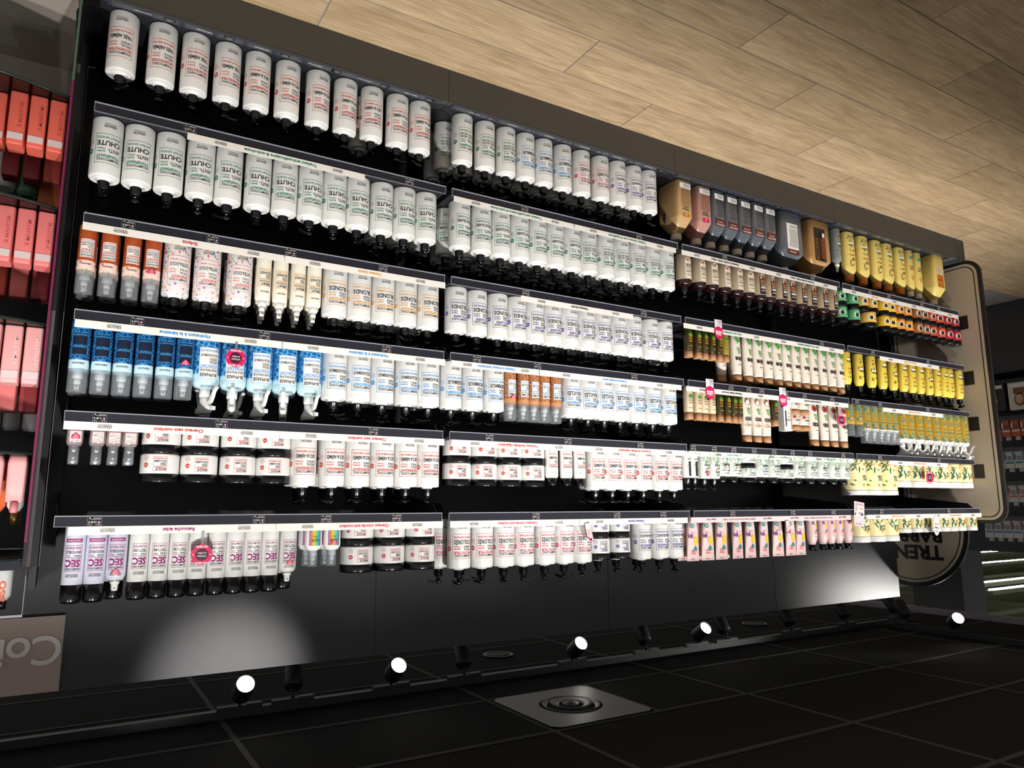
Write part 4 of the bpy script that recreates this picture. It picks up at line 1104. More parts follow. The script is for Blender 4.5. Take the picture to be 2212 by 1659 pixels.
# argan range: yellow
YELB = mat('argan_yellow', (238, 208, 84), .3); YELL = mat('argan_light_yellow', (238, 214, 122), .35); ARGG = mat('argan_leaf', (70, 110, 50), .5); ARGR = mat('argan_nut', (150, 60, 40), .5); ORCAP = mat('orange_cap', (206, 120, 40), .35)
def argan_print(p, w, z0, z1, word, n=22, seed=1):
    rr = random.Random(seed)
    for i in range(n):
        p.leaf(rr.uniform(-w, w), rr.uniform(z0, z1), rr.uniform(.006, .010), .0030, rr.uniform(0, 3.1), ARGG if rr.random() < .78 else ARGR)
    p.disc(.004, z0+.006, .0075, ARGR, 3); p.disc(.005, z0+.007, .0045, BEIGEL, 4)
    zc = (z0+z1)/2
    p.rect(-w, w*.9, zc-.004, zc+.004, PRINTW, 4); p.text(word, 0, zc+.008, .008, INK, fit=w*1.7, align='c')
def argan_pump(leafy):
    a, b_ = .0330, .0230; h = .184; b = MB()
    b.loft([(0, a*.9, b_*.9, 2.4), (.004, a, b_, 2.4), (.136, a, b_, 2.4), (.162, a*.93, b_*.96, 2.3), (.178, a*.66, b_*.8, 2.1), (h, .015, .015, 2)], YELB, 28)
    p = Print(wrap_ell(a, b_, 2.4), .006)
    argan_print(p, .020, .030, .145 if leafy else .058, 'BAUME' if leafy else 'SHAMPOOING', 26 if leafy else 6, 3 if leafy else 4)
    if not leafy:
        p.ring(.002, .118, .011, .0012, INK); p.leaf(.002, .118, .008, .004, .8, ARGG); p.text('DÉMÊLANT', 0, .092, .006, INK, fit=.036, align='c')
        for i in range(3): p.leaf(-.012+.012*i, .142, .008, .003, .6+i, ARGG)
    k = Kind('argan_pump_bottle', 'bottle', ('leaf-covered' if leafy else 'plain-fronted')+' yellow bottle with black pump'); k.part('body', b.mesh('body'), subs=[('print', p.mesh('print'), 0, 0)])
    k.part('pump', PUMP, h-.001, subs=[('nozzle', NOZZLE, .042, PI)])
    return k
K_ARL, K_ARP = argan_pump(True), argan_pump(False)
def argan_balm():
    a, b_ = .0480, .0300; h = .262; b = MB()
    b.loft([(0, a*.82, b_*.85, 2.6), (.006, a*.93, b_*.95, 2.6), (.012, a, b_, 2.6), (.215, a, b_, 2.8), (.232, a*.96, b_*.98, 2.6), (.255, a*.60, b_*.85, 2.2), (h, a*.52, b_*.80, 2.2)], YELL, 28)
    p = Print(wrap_ell(a, b_, 2.7), .006)
    argan_print(p, .026, .025, .120, 'BAUME', 24, 8); p.text('DÉMÊLANT', 0, .140, .009, ARGR, fit=.046, align='c')
    for i in range(18): p.leaf(random.uniform(-.024, .024), random.uniform(.160, .210), .008, .003, random.uniform(0, 3), ARGG if i % 3 else ALMOND)
    k = Kind('argan_balm_bottle', 'bottle', 'leaf-printed yellow bottle with orange cap'); k.part('body', b.mesh('body'), subs=[('print', p.mesh('print'), 0, 0)])
    c = MB(); c.loft([(0, a*.54, b_*.82, 2.2), (.028, a*.50, b_*.78, 2.4), (.040, a*.40, b_*.65, 2.4)], ORCAP, 24); k.part('cap', c.mesh('cap'), h)
    return k
K_BALM = argan_balm()
def argan_slim():
    a, b_ = .036, .026; h = .270; b = MB()
    b.loft([(0, a*.88, b_*.88, 2.3), (.005, a, b_, 2.3), (.225, a, b_, 2.3), (.250, a*.85, b_*.9, 2.2), (h, .018, .018, 2)], YELL, 26)
    p = Print(wrap_ell(a, b_, 2.3), .006)
    for i in range(5): p.leaf(-.010+.006*i, .050, .012, .0035, .9+.25*i, TEALI)
    p.text('BAUME', 0, .120, .011, ARGR, fit=.040, align='c'); p.text('DÉMÊLANT', 0, .105, .009, INK, fit=.044, align='c')
    for i in range(6): p.leaf(.012*math.cos(i), .180+.012*math.sin(i), .010, .0028, i, ORCAP)
    k = Kind('argan_slim_bottle', 'bottle', 'plain yellow bottle with white cap'); k.part('body', b.mesh('body'), subs=[('print', p.mesh('print'), 0, 0)])
    c = MB(); c.lathe([(.020, 0), (.020, .026), (.017, .030)], WHITEG, 20); k.part('cap', c.mesh('cap'), h-.002)
    return k
K_SLIM = argan_slim()
GLASSG = clear('spray_glass', tint=(190, 205, 205), gloss=.1, haze=.55, hazecol=(176, 186, 182))
def argan_glass():
    R = .028; h = .205; b = MB(); b.lathe([(R*.92, 0), (R, .005), (R, .180), (R*.92, .192), (R*.55, .202), (.014, h)], GLASSG, 24)
    p = Print(wrap_cyl(R)); argan_print(p, .016, .030, .160, 'SPRAY', 18, 11)
    k = Kind('argan_glass_spray', 'spray bottle', 'grey-green spray bottle printed with leaves beside yellow bottles'); k.part('body', b.mesh('body'), subs=[('print', p.mesh('print'), 0, 0)]); k.part('spray_nozzle', SPRAYW, h-.001); return k
K_AGL = argan_glass()
# jerrycans
AMBER = mat('amber_liquid', (200, 164, 116), .18, coat=.4, noise=.06, nscale=10); ROSEL = mat('rose_liquid', (190, 142, 132), .18, coat=.4); SLATE = mat('slate_liquid', (94, 100, 108), .16, coat=.4, noise=.06, nscale=10); AMBERD = mat('dark_amber', (180, 136, 84), .18, coat=.4); CLCAP = mat('translucent_cap', (214, 204, 192), .3); OXB = mat('oxblood_label', (100, 34, 34), .45)
def can(body, a, b_, h, lab, desc, hole=False):
    b = MB(); n = 6
    b.loft([(0, a*.9, b_*.93, n), (.006, a, b_, n), (h-.078, a, b_, n), (h-.070, a*.98, b_*.985, n), (h-.018, a*.60, b_*.50, 4), (h-.008, .027, .027, 2.4), (h, .022, .022, 2)], body, 36)
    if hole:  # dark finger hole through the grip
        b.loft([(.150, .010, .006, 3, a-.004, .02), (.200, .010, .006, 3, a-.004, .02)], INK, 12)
    p = Print(wrap_flat(-b_-.0003), .1); wv = a*.72
    if lab == 'salon':
        p.rect(-wv, wv, .022, .050, PRINTW)
        for i in range(9): p.rect(-wv*.8+i*wv*.13, -wv*.8+i*wv*.13+.0016, .026, .044, INK, 3)
        for i in range(11): p.rect(-wv*.8, wv*random.uniform(.4, .8), .058+.008*i, .0600+.008*i, INK)
        p.rect(-wv, wv, .155, .195, OXB); p.text('KERASOIN', 0, .180, .009, PRINTW, fit=wv*1.7, align='c'); p.text('shampooing', 0, .168, .006, PRINTW, fit=wv*1.2, align='c')
    elif lab in ('secs', 'color'):
        p.rect(-wv, wv, .018, .045, PRINTW)
        for i in range(9): p.rect(-wv*.8+i*wv*.13, -wv*.8+i*wv*.13+.0016, .022, .040, INK, 3)
        for i in range(12): p.rect(-wv*.8, wv*.8, .052+.007*i, .0545+.007*i, mat('brown_small_print', (110, 70, 44), .6))
        p.text('Cheveux', 0, .150, .011, INK, fit=wv*1.4, align='c'); p.text('secs' if lab == 'secs' else 'colorés', 0, .138, .011, INK, fit=wv*1.1, align='c')
        p.rect(-wv*.6, wv*.6, .172, .192, ORCAP if lab == 'secs' else CERISE); p.text('5L', 0, .177, .009, PRINTW, align='c')
    elif lab == 'bigdark':
        p.rect(-wv*.55, wv*.75, .070, .215, PRINTW); p.rect(-wv*.55, wv*.75, .215, .245, OXB)
        for i in range(8): p.rect(-wv*.5+i*.008, -wv*.5+i*.008+.003, .078, .096, INK, 3)
        for i in range(14): p.rect(-wv*.5, wv*random.uniform(.4, .7), .104+.0072*i, .1065+.0072*i, INK, 3)
        p.text('KERASOIN', .01, .226, .008, PRINTW, fit=.05, align='c')
    elif lab == 'bigamber':
        p.rect(-wv*.5, wv*.9, .050, .240, INK, 1); p.rect(-wv*.42, wv*.20, .070, .232, GOLD); p.rect(wv*.38, wv*.80, .110, .232, GOLD)
        for i in range(16): p.rect(-wv*.36, wv*.14, .105+.0076*i, .109+.0076*i, ARGR, 3)
        p.text('SHAMPOOING', wv*.59, .118, .013, INK, fit=.030, align='c'); 
        for i in range(6): p.rect(wv*.44, wv*.74, .140+.014*i, .147+.014*i, INK, 3)
        p.rect(-wv*.40, -wv*.12, .075, .098, PRINTW, 3)
    else:
        p.rect(-wv*.75, wv*.75, .080, .130, BEIGEL, 1); p.rect(-wv*.75, wv*.75, .130, .215, ORCAP, 1); p.text('ARGAN', 0, .160, .012, INK, fit=wv*1.2, align='c'); p.text('karité', 0, .145, .009, ARGR, fit=wv, align='c')
        for i in range(5): p.rect(-wv*.6, wv*.6, .086+.008*i, .089+.008*i, ALMOND, 3)
        for i in range(8): p.leaf(random.uniform(-wv*.7, wv*.7), random.uniform(.18, .21), .010, .003, random.uniform(0, 3), ARGG, 3)
    k = Kind('jerrycan', 'jerrycan', desc); k.part('body', b.mesh('body'), subs=[('print', p.mesh('print'), 0, 0)])
    c = MB(); c.lathe([(.0255, 0), (.0265, .004), (.0265, .026), (.0235, .031)], CLCAP, 22); k.part('cap', c.mesh('cap'), h-.004)
    return k
K_CAN_A = can(AMBER, .050, .075, .262, 'secs', 'amber', True); K_CAN_P = can(ROSEL, .048, .075, .262, 'color', 'rose'); K_CAN_S = can(SLATE, .0460, .075, .262, 'salon', 'slim slate jerrycan')
K_CAN_BD = can(SLATE, .092, .080, .300, 'bigdark', 'big'); K_CAN_BA = can(AMBERD, .095, .080, .300, 'bigamber', 'biga'); K_CAN_Y = can(YELL, .066, .060, .290, 'argan', 'y')
# yellow masks with white lids
PALM = mat('palm_dark_green', (34, 92, 84), .5); ORFR = mat('orange_fruit', (232, 150, 50), .5); YELP = mat('mask_yellow', (243, 229, 172), .35)
def palm_print(R, z0, z1, seed, big):
    p = Print(wrap_cyl(R), .006); rr = random.Random(seed); w = R*.85
    for i in range(11): p.leaf(rr.uniform(w*.1, w*1.2), rr.uniform(z0, z1), rr.uniform(.012, .022)*(R/.06)**.5, .0042, rr.uniform(.2, 2.9), PALM if rr.random() < .7 else ARGG)
    p.disc(w*.1, z1-.016, .0085, ORFR, 3); p.disc(-w*.6, z1-.010, .005, ORFR, 3); p.disc(w*.6, z0+.012, .006, ORFR, 3)
    zc = z0+(z1-z0)*.55
    p.text('MASQUE', -w*.35, zc+.010, .010*big, PALM, fit=w*.95, align='c', bold=.02); p.text('CAPILLAIRE', -w*.35, zc-.004, .008*big, PALM, fit=w*1.05, align='c', bold=.02); p.text('KARITÉ', -w*.4, z0+.006, .010*big, ORCAP, fit=w*.8, align='c', bold=.02)
    return p.mesh('print')
def mask_tub(R, hb, hl, desc, seed, big=1.0):
    b = MB(); b.lathe([(R*.90, 0), (R*.97, .003), (R, .012), (R, hb-.010), (R*.97, hb-.002), (R*.95, hb)], YELP, 32)
    l = MB(); l.lathe([(R*1.01, 0), (R*1.02, .002), (R*1.02, hl-.004), (R*.99, hl)], WHITEG, 32)
    k = Kind('argan_mask_tub', 'tub', desc); k.part('body', b.mesh('body'), subs=[('print', palm_print(R, .016, hb-.012, seed, big), 0, 0)]); k.part('lid', l.mesh('lid'), hb); k.h = hb+hl
    return k
K_TUB5 = mask_tub(.066, .168, .026, 'large yellow palm-print tub with white lid', 5, 1.4); K_TUB5S = mask_tub(.060, .114, .034, 'yellow palm-print tub with white lid', 6, 1.1)
K_TUB6 = mask_tub(.062, .122, .030, 'large yellow palm-print tub with white lid', 7, 1.2); K_TUB6S = mask_tub(.045, .086, .024, 'small yellow palm-print tub with white lid', 8, .8)
# honey-coloured sprays
HONEY = clear('honey_liquid', tint=(230, 190, 90), gloss=.10, haze=.72, hazecol=(212, 172, 62)); TEALT = mat('teal_band_print', (46, 128, 128), .4, noise=.35, nscale=90)
def honey_print(R, h):
    p = Print(wrap_cyl(R), .006)
    rr = random.Random(int(h*1000))
    for i in range(14): p.leaf(rr.uniform(-R, R), rr.uniform(.010, .030), .011, .0026, rr.uniform(.3, 2.8), TEALT)
    for i in range(16): p.leaf(rr.uniform(-R, R), rr.uniform(h*.70, h*.86), .011, .0030, rr.uniform(.3, 2.8), TEALT)
    p.disc(-.006, h*.81, .008, ORFR, 3); p.disc(.014, h*.79, .006, ORFR, 3); p.disc(-.018, h*.78, .006, PRINTW, 3)
    p.text('BI-PHASE', 0, h*.58, .010, TEALT, fit=R*1.5, align='c', bold=.02); p.text('nutrition', 0, h*.48, .008, TEALT, fit=R*1.2, align='c')
    for i in range(4): p.rect(-R*.7, R*.7, h*.25+.007*i, h*.25+.003+.007*i, TEALT)
    return p.mesh('print')
K_HSPR = capped_spray('honey_spray', 'honey yellow spray with clear cap', .0300, .140, .126, HONEY, PRINTW, honey_print(.0300, .140), caph=.075)
K_HSPR.desc = 'honey yellow spray with clear cap'
K_HTRG = trigger_kind('honey_trigger_spray', 'honey yellow trigger spray with white head', .0360, .188, .165, HONEY, PRINTW, honey_print(.0360, .188))
def honey_small():
    R = .030; b = MB(); b.lathe([(R*.92, 0), (R, .004), (R, .098), (R*.9, .106), (.016, .110)], HONEY, 24)
    k = Kind('honey_serum', 'bottle', 'small honey bottle with black collar pump'); k.part('body', b.mesh('body'), subs=[('print', honey_print(R, .105), 0, 0)])
    c = MB(); c.lathe([(.020, 0), (.020, .022), (.010, .024), (.009, .044), (.007, .046)], BLACKP, 20); k.part('pump', c.mesh('pump'), .109); k.part('clear_cap', cap_mesh(.027, .062), .109)
    return k
K_HSML = honey_small()
# leaf-print range
LEAFW = mat('leaf_white', (226, 230, 224), .35); LEAFI = mat('leaf_sage', (132, 158, 126), .5)
def leaf_print(R, h, word, seed, ink=INK):
    p = Print(wrap_ell(R, R, 2.6), .006); rr = random.Random(seed)
    for i in range(26): p.leaf(rr.uniform(-R*.8, R*.8), rr.uniform(.010, h-.014), rr.uniform(.008, .015), .0022, rr.uniform(.4, 1.6), LEAFI)
    p.disc(-.004, .026, .0090, mat('badge_green', (70, 160, 110), .5), 3); p.text('98%', -.004, .0235, .0045, PRINTW, align='c')
    p.text(word, -.002, h*.48, .0095, INK, fit=R*1.15, align='c', bold=.02); p.text('CHEVEUX', -.002, h*.62, .005, ink, fit=R*.9, align='c'); p.text('SHAMPOOING', -.002, h*.74, .005, INK, fit=R*1.1, align='c'); p.text('KERASOIN', -.002, h*.86, .0045, INK, fit=R*.9, align='c')
    return p.mesh('print')
def leaf_bottle(word, seed, ink, desc, R=.0395, h=.112, cap='short'):
    b = MB(); b.loft([(0, R*.9, R*.9, 2.6), (.004, R, R, 2.6), (h-.008, R, R, 2.6), (h, R*.9, R*.9, 2.6)], LEAFW, 28)
    k = Kind('leaf_print_bottle', 'bottle', desc); k.part('body', b.mesh('body'), subs=[('print', leaf_print(R, h, word, seed, ink), 0, 0)])
    if cap == 'short':
        c = MB(); c.lathe([(.026, 0), (.026, .026), (.023, .029)], BLACKP, 24); k.part('cap', c.mesh('cap'), h)
    else:
        k.part('pump', PUMP, h-.001, subs=[('nozzle', NOZZLE, .042, PI)])
    return k
K_LB = [leaf_bottle('TRÈS ABÎMÉS', 21, RED, 'short leaf-print bottle with black cap'), leaf_bottle('NORMAUX', 22, BLUE, 'blue-lined short leaf-print bottle'), leaf_bottle('COLORÉS', 23, PURPLE, 'short leaf-print bottle past both jar stacks')]
K_LSOIN = leaf_bottle('SOIN', 24, RED, 'slim leaf-print SOIN bottle with black pump', R=.029, h=.125, cap='pump')
def leaf_dark():
    R = .021; b = MB(); b.lathe([(R*.95, 0), (R, .003), (R, .118), (R*.8, .124)], LEAFW, 22)
    k = Kind('leaf_serum', 'bottle', 'slim leaf-print serum with black stripe and pump'); p = Print(wrap_cyl(R)); p.rect(-.007, .007, .050, .116, INK, 3); p.text('SOIN', 0, .036, .007, INK, fit=.02, align='c')
    for i in range(10): p.leaf(random.uniform(-.018, .018), random.uniform(.02, .11), .010, .0016, random.uniform(.4, 1.6), LEAFI)
    k.part('body', b.mesh('body'), subs=[('print', p.mesh('print'), 0, 0)]); k.part('pump', PUMP, .122, subs=[('nozzle', NOZZLE, .042, PI)]); return k
K_LSER = leaf_dark()
def leaf_jar():
    R = .047; b = MB(); b.lathe([(R*.95, 0), (R, .003), (R, .044), (R*.96, .047)], LEAFW, 28); l = MB(); l.lathe([(R*1.01, 0), (R*1.01, .019), (R*.98, .022)], BLACKP, 28)
    p = Print(wrap_cyl(R)); p.text('MASQUE', 0, .033, .006, INK, fit=.03, align='c'); p.rect(-.018, .016, .020, .023, BLUE); p.text('NORMAUX', 0, .025, .005, INK, fit=.028, align='c')
    for i in range(12): p.leaf(random.uniform(-.04, .04), random.uniform(.008, .04), .009, .0016, random.uniform(.4, 1.6), LEAFI)
    k = Kind('leaf_print_jar', 'jar', 'leaf-print jar with black lid'); k.part('body', b.mesh('body'), subs=[('print', p.mesh('print'), 0, 0)]); k.part('lid', l.mesh('lid'), .047); k.h = .0692; return k
K_LJAR = leaf_jar()
# children's shampoo: patterned all over, white label
KIDP = confetti_mat('kids_doodle_print', (236, 228, 228), [(236, 228, 228), (226, 120, 120), (236, 228, 228), (120, 190, 190), (236, 228, 228), (238, 180, 80), (236, 228, 228), (150, 130, 190)], 110)
def kids(h):
    R = .0405; b = round_body(R, h, KIDP, WHITEG); ink = mat('kids_red_ink', (222, 84, 84), .5)
    p = hair_print(R, h, ink, 'ENFANT', ('SPÉCIAL', 'fins & délicats'), ('Démêle', '& adoucit'), 'EXTRA-DOUX', 'EXTRAIT DE CAMOMILLE', bw=.033, badges=False, ground=PRINTW)
    k = Kind('kids_shampoo_bottle', 'bottle', 'doodle-printed ENFANT shampoo bottle'); k.part('body', b.mesh('body'), subs=[('print', p, 0, 0)]); k.part('pump', PUMP, h+.004, subs=[('nozzle', NOZZLE, .042, PI)]); return k
K_KIDS = kids(.178)
H1, H2, H3 = .206, .192, .178
KS = {}
def S(key, h):
    if (key, h) not in KS: KS[(key, h)] = shampoo(key, h)
    return KS[(key, h)]

# ================================================================== PLACING THE PRODUCTS
COUNT = {}
GAP = {'shampoo_bottle': .0873, 'kraft_pump_bottle': .0756, 'argan_pump_bottle': .0664, 'leaf_serum': .0424, 'trigger_spray': .0815, 'kids_shampoo_bottle': .0815, 'dry_shampoo_can': .0534, 'oil_bottle': .0395, 'squeeze_bottle': .064, 'hair_food_jar': .0728, 'mask_jar': .1085, 'brume_spray': .05}
def relax(xs, kinds):
    """push neighbours apart until they just touch"""
    xs = list(xs); k = kinds[0] if isinstance(kinds, list) else kinds; d = GAP.get(k.name)
    if not d: return xs
    if k.name == 'mask_jar': d = min(d, (abs(xs[-1]-xs[0])/max(1, len(xs)-1)))
    for _ in range(60):
        for i in range(len(xs)-1):
            g_ = d-(xs[i]-xs[i+1])
            if g_ > 0: xs[i] += g_/2; xs[i+1] -= g_/2
    return xs
def row(key, kinds, r, b, y, spin=.10, jit=.002, z=None, group=None, labels=None, extra=None, where='', xs=None):
    """stand one row of products; labels count each kind from the near end of that shelf and bay"""
    xs = relax(xs or GX[key], kinds); z = ZB[r]+.0006 if z is None else z
    out = []
    for i, x in enumerate(xs):
        k = kinds[i] if isinstance(kinds, list) else kinds
        c = COUNT[(k.desc, where, r, b)] = COUNT.get((k.desc, where, r, b), 0)+1
        lab = labels[i] if labels else f'{ORD[c-1]} {k.desc} from near end{where}, {SHELFN[r]}, {BAYN[b]}'
        if len(lab.replace('-', ' ').split()) > 16: lab = lab.replace(' up,', ',').replace(' with clear cap', '').replace(' with bare white nozzle', '')
        if len(lab.replace('-', ' ').split()) > 16: lab = lab.replace(' with wood cap', '').replace(' with black lid', '').replace(' with white head', '').replace(' with black cap', '').replace(' with black pump', '').replace(' with silver pump', '')
        out.append(k.place((x, y+random.uniform(-jit, jit), z), random.uniform(-spin, spin), lab, group or f'{k.name.replace("_", " ")}s on the gondola', extra.get(i, ()) if extra else ()))
    return out
RB = .0435
Y1 = .042+RB; Y2 = .022+RB
# ---- floor shelf
row('r1b1', [S('reconstr', H1)]*4+[S('nourr', H1)]*7, 1, 1, Y1, .22)
row('r1b2', [S('equil', H1)]*3+[S('quot', H1)]*3+[S('prot', H1)]*2+[S('dej', H1)]*3, 1, 2, Y1, .16)
BK = ', back row'
row(None, S('nourr', H1), 1, 1, Y1+.092, .3, where=BK, xs=[-.900])
row(None, [S('equil', H1)]*4+[S('quot', H1)]*3+[S('prot', H1)]*2+[S('dej', H1)]*2, 1, 2, Y1+.094, .5, where=BK, xs=[-1.262, -1.352, -1.445, -1.54, -1.634, -1.728, -1.822, -1.916, -2.01, -2.12, -2.23])
row(None, S('equil', H1), 1, 2, Y1+.188, .5, where=', rear row', xs=[-1.262])
row('r1b3', [K_CAN_A, K_CAN_P]+[K_CAN_S]*5+[K_CAN_BD, K_CAN_BA], 1, 3, .118, .03,
    labels=['amber jerrycan with finger hole, at the near end of floor shelf, third bay', 'rose pink jerrycan between amber and slate ones, floor shelf']+[f'{ORD[i]} slim slate jerrycan with oxblood label from near end, floor shelf' for i in range(5)]+['wide slate grey jerrycan with large white label, floor shelf', 'wide amber jerrycan with black and yellow label, floor shelf'], jit=.001)
row(None, K_CAN_S, 1, 3, .275, .03, where=BK, xs=[-2.70, -2.80, -2.90, -3.0], jit=.001)
row('r1b4', [K_AGL]+[K_BALM]*5+[K_SLIM]*2+[K_CAN_Y], 1, 4, .085, .05,
    labels=['grey-green spray bottle printed with leaves, beside wide amber jerrycan']+[f'{ORD[i]} leaf-printed yellow bottle with orange cap from near end, floor shelf' for i in range(5)]+['nearer plain yellow bottle with white cap, floor shelf, farthest bay', 'farther plain yellow bottle with white cap, next to yellow jerrycan', 'yellow jerrycan with orange label at the far end, floor shelf'], jit=.001)
# ---- second shelf
row('r2b1', S('tonif', H2), 2, 1, Y2, .12)
row(None, S('tonif', H2), 2, 1, Y2+.093, .5, where=BK, xs=[-.97, -1.06, -1.15])
row('r2b2', [S('assain', H2)]*7+[S('equil', H2)]*6, 2, 2, Y2, .15)
bx2 = [-1.268+(-.0925)*i for i in range(12)]
row(None, [S('assain', H2)]*7+[S('equil', H2)]*5, 2, 2, Y2+.094, .5, where=BK, xs=[round(x, 3) for x in bx2])
row(None, [S('assain', H2)]*7+[S('equil', H2)]*4, 2, 2, Y2+.188, .5, where=', rear row', xs=[round(x-.02, 3) for x in bx2[:11]])
row('r2b3', [K_KR_L]*6+[K_KR_D]*8, 2, 3, .060, .12)
FJ_LO = [0, 0, 1, 1, 2, 2, 3, 3, 4, 4, 5, 5, 6, 6]
ZJ = ZB[2]+.0006
row('r2b4lo', [FJ[i] for i in FJ_LO], 2, 4, .060, .2, where=', lower layer', jit=.001)
lo = GX['r2b4lo']
row(None, [FJ[0], FJ[0]]+[FJ[i] for i in (2, 2, 3, 3, 4, 4, 5, 5, 6, 6)], 2, 4, .060, .2, where=', upper layer', xs=[lo[0], lo[1]]+lo[4:], z=ZJ+FJ[0].h+.0004, jit=.001)
row(None, K_FJBIG, 2, 4, .060, .2, labels=['wide tan jar with black lid on two smaller tan jars'], xs=[(lo[2]+lo[3])/2], z=ZJ+FJ[0].h+.0004, jit=0)
# ---- third shelf
HB = .030
row('r3b1a', K_BIPH, 3, 1, .048, .10, extra={3: [heart_at(.0245, .118)]}, jit=.001)
row(None, K_BIPH, 3, 1, .105, .3, where=BK, xs=[-.035, -.095, -.155, -.212], jit=.001)
row('r3b1b', K_KIDS, 3, 1, .064, .12)
row(None, K_KIDS, 3, 1, .156, .4, where=BK, xs=[-.285, -.38, -.475])
row('r3b1c', K_SPRAY, 3, 1, .048, .12)
row(None, K_SPRAY, 3, 1, .103, .4, where=BK, xs=[-.555, -.612, -.668, -.722], jit=.001)
row(None, K_SPRAY, 3, 1, .158, .4, where=', rear row', xs=[-.560, -.618, -.675, -.730], jit=.001)
row('r3b1d', S('blond', H3), 3, 1, Y2, .10)
row(None, S('blond', H3), 3, 1, Y2+.093, .5, where=BK, xs=[-.84, -.935, -1.03, -1.12])
row('r3b2', S('polaire', H3), 3, 2, Y2, .14)
row(None, S('polaire', H3), 3, 2, Y2+.094, .5, where=BK, xs=[round(-1.60-.094*i, 3) for i in range(9)])
row('r3b3a', [K_OILD]*5+[K_OILG], 3, 3, .043, .08, jit=.001)
row('r3b3b', K_ALOE, 3, 3, .048, .10, jit=.001)
row(None, K_ALOE, 3, 3, .100, .3, where=BK, xs=[-2.745, -2.83, -2.91], jit=.001)
row('r3b4', [K_ARP, K_ARL, K_ARL, K_ARP, K_ARL]+[K_ARP]*3+[K_ARL]+[K_ARP]*4, 3, 4, .050, .10, jit=.001)
# ---- fourth shelf
row('r4b1a', K_BLUE, 4, 1, .049, .08, extra={5: [heart_at(.0262, .100)]}, jit=.001)
row(None, K_BLUE, 4, 1, .106, .3, where=BK, xs=[-.040, -.097, -.154, -.211, -.268], jit=.001)
row('r4b1b', K_TRIG, 4, 1, .066, .08, jit=.002)
row(None, K_TRIG, 4, 1, .164, .2, where=BK, xs=[-.40, -.485, -.57, -.655], jit=.001)
row(None, S('hydr', H3), 4, 1, Y2, .10, xs=[-.801]+GX['r4b1c'][1:])
row(None, S('hydr', H3), 4, 1, Y2+.093, .5, where=BK, xs=[-.845, -.94, -1.035, -1.13])
row('r4b2a', S('quot', H3), 4, 2, Y2, .10)
row(None, S('quot', H3), 4, 2, Y2+.093, .5, where=BK, xs=[-1.30, -1.395])
row('r4b2b', K_BRUME, 4, 2, .048, .08, extra={0: [heart_at(.0248, .118)]}, jit=.001)
row(None, K_BRUME, 4, 2, .104, .3, where=BK, xs=[-1.512, -1.566, -1.62, -1.674, -1.728], jit=.001)
row('r4b2c', S('boucl', H3), 4, 2, Y2, .12)
row(None, S('boucl', H3), 4, 2, Y2+.094, .5, where=BK, xs=[-1.83, -1.925, -2.02, -2.115, -2.21, -2.305])
row('r4b3a', K_OILC, 4, 3, .043, .08, jit=.001)
row('r4b3b', K_OILD, 4, 3, .043, .08, jit=.001)
row('r4b3c', K_COCO, 4, 3, .048, .08, jit=.001)
row('r4b3d', K_OILD, 4, 3, .043, .05, labels=['single dark oil bottle beside the coconut squeeze bottles, fourth shelf up'])
row('r4b3e', K_RBOX, 4, 3, .042, .05, labels=['white carton with red flower beside dark oil bottle, fourth shelf up'])
row('r4b3f', K_RJAR, 4, 3, .062, .1, where=', lower layer', jit=.001)
row('r4b3f', K_RJAR, 4, 3, .062, .1, where=', upper layer', z=ZB[4]+.0010+K_RJAR.h, jit=.001)
row('r4b3g', K_RICIN, 4, 3, .048, .08, jit=.001)
row('r4b4a', K_HSML, 4, 4, .052, .1, jit=.001)
row('r4b4b', K_HSPR, 4, 4, .052, .1, jit=.001)
row('r4b4c', K_HTRG, 4, 4, .060, .1, jit=.001)
# ---- fifth shelf
row('r5b1a', K_SERUM, 5, 1, .044, .08, extra={0: [heart_at(.0190, .046)]}, jit=.001)
row(None, K_SERUM, 5, 1, .086, .1, where=BK, xs=[-.044, -.101, -.143, -.185], jit=.001)
row('r5b1b', K_JAR_N, 5, 1, .079, .12, where=', lower layer', jit=.001)
row('r5b1b', K_JAR_N, 5, 1, .079, .12, where=', upper layer', z=ZB[5]+.001+K_JAR_N.h, jit=.001)
row('r5b1c', S('nourr', H3), 5, 1, Y2, .10)
row(None, S('nourr', H3), 5, 1, Y2+.093, .5, where=BK, xs=[-.712, -.805, -.898, -.991, -1.084])
row('r5b2a', K_JAR_R, 5, 2, .079, .15, where=', lower layer', jit=.001)
row('r5b2a', K_JAR_R, 5, 2, .079, .15, where=', upper layer', z=ZB[5]+.001+K_JAR_R.h, jit=.001)
row('r5b2b', K_COND, 5, 2, .046, .08, jit=.001)
row('r5b2c', S('reconstr', H3), 5, 2, Y2, .12)
row(None, S('reconstr', H3), 5, 2, Y2+.093, .5, where=BK, xs=[-1.96, -2.055, -2.15, -2.245])
row('r5b3a', K_LSER, 5, 3, .045, .1, jit=.001)
row('r5b3b', K_LSOIN, 5, 3, .052, .1, extra={0: [heart_at(.0300, .100)]}, jit=.001)
row('r5b3c', K_LB[0], 5, 3, .068, .1, jit=.001)
row('r5b3j', K_LJAR, 5, 3, .072, .1, labels=['nearer lower leaf-print jar with black lid, fifth shelf up, third bay', 'farther lower leaf-print jar with black lid, fifth shelf up, third bay'], jit=.001)
row('r5b3j', K_LJAR, 5, 3, .072, .1, labels=['nearer upper leaf-print jar with black lid, fifth shelf up, third bay', 'farther upper leaf-print jar with black lid, fifth shelf up, third bay'], z=ZB[5]+.001+K_LJAR.h, jit=.001)
row('r5b3d', K_LB[1], 5, 3, .064, .1, jit=.001)
row('r5b3e', K_LB[2], 5, 3, .064, .1, jit=.001)
row('r5b4a', K_TUB5, 5, 4, .092, .1, jit=.001)
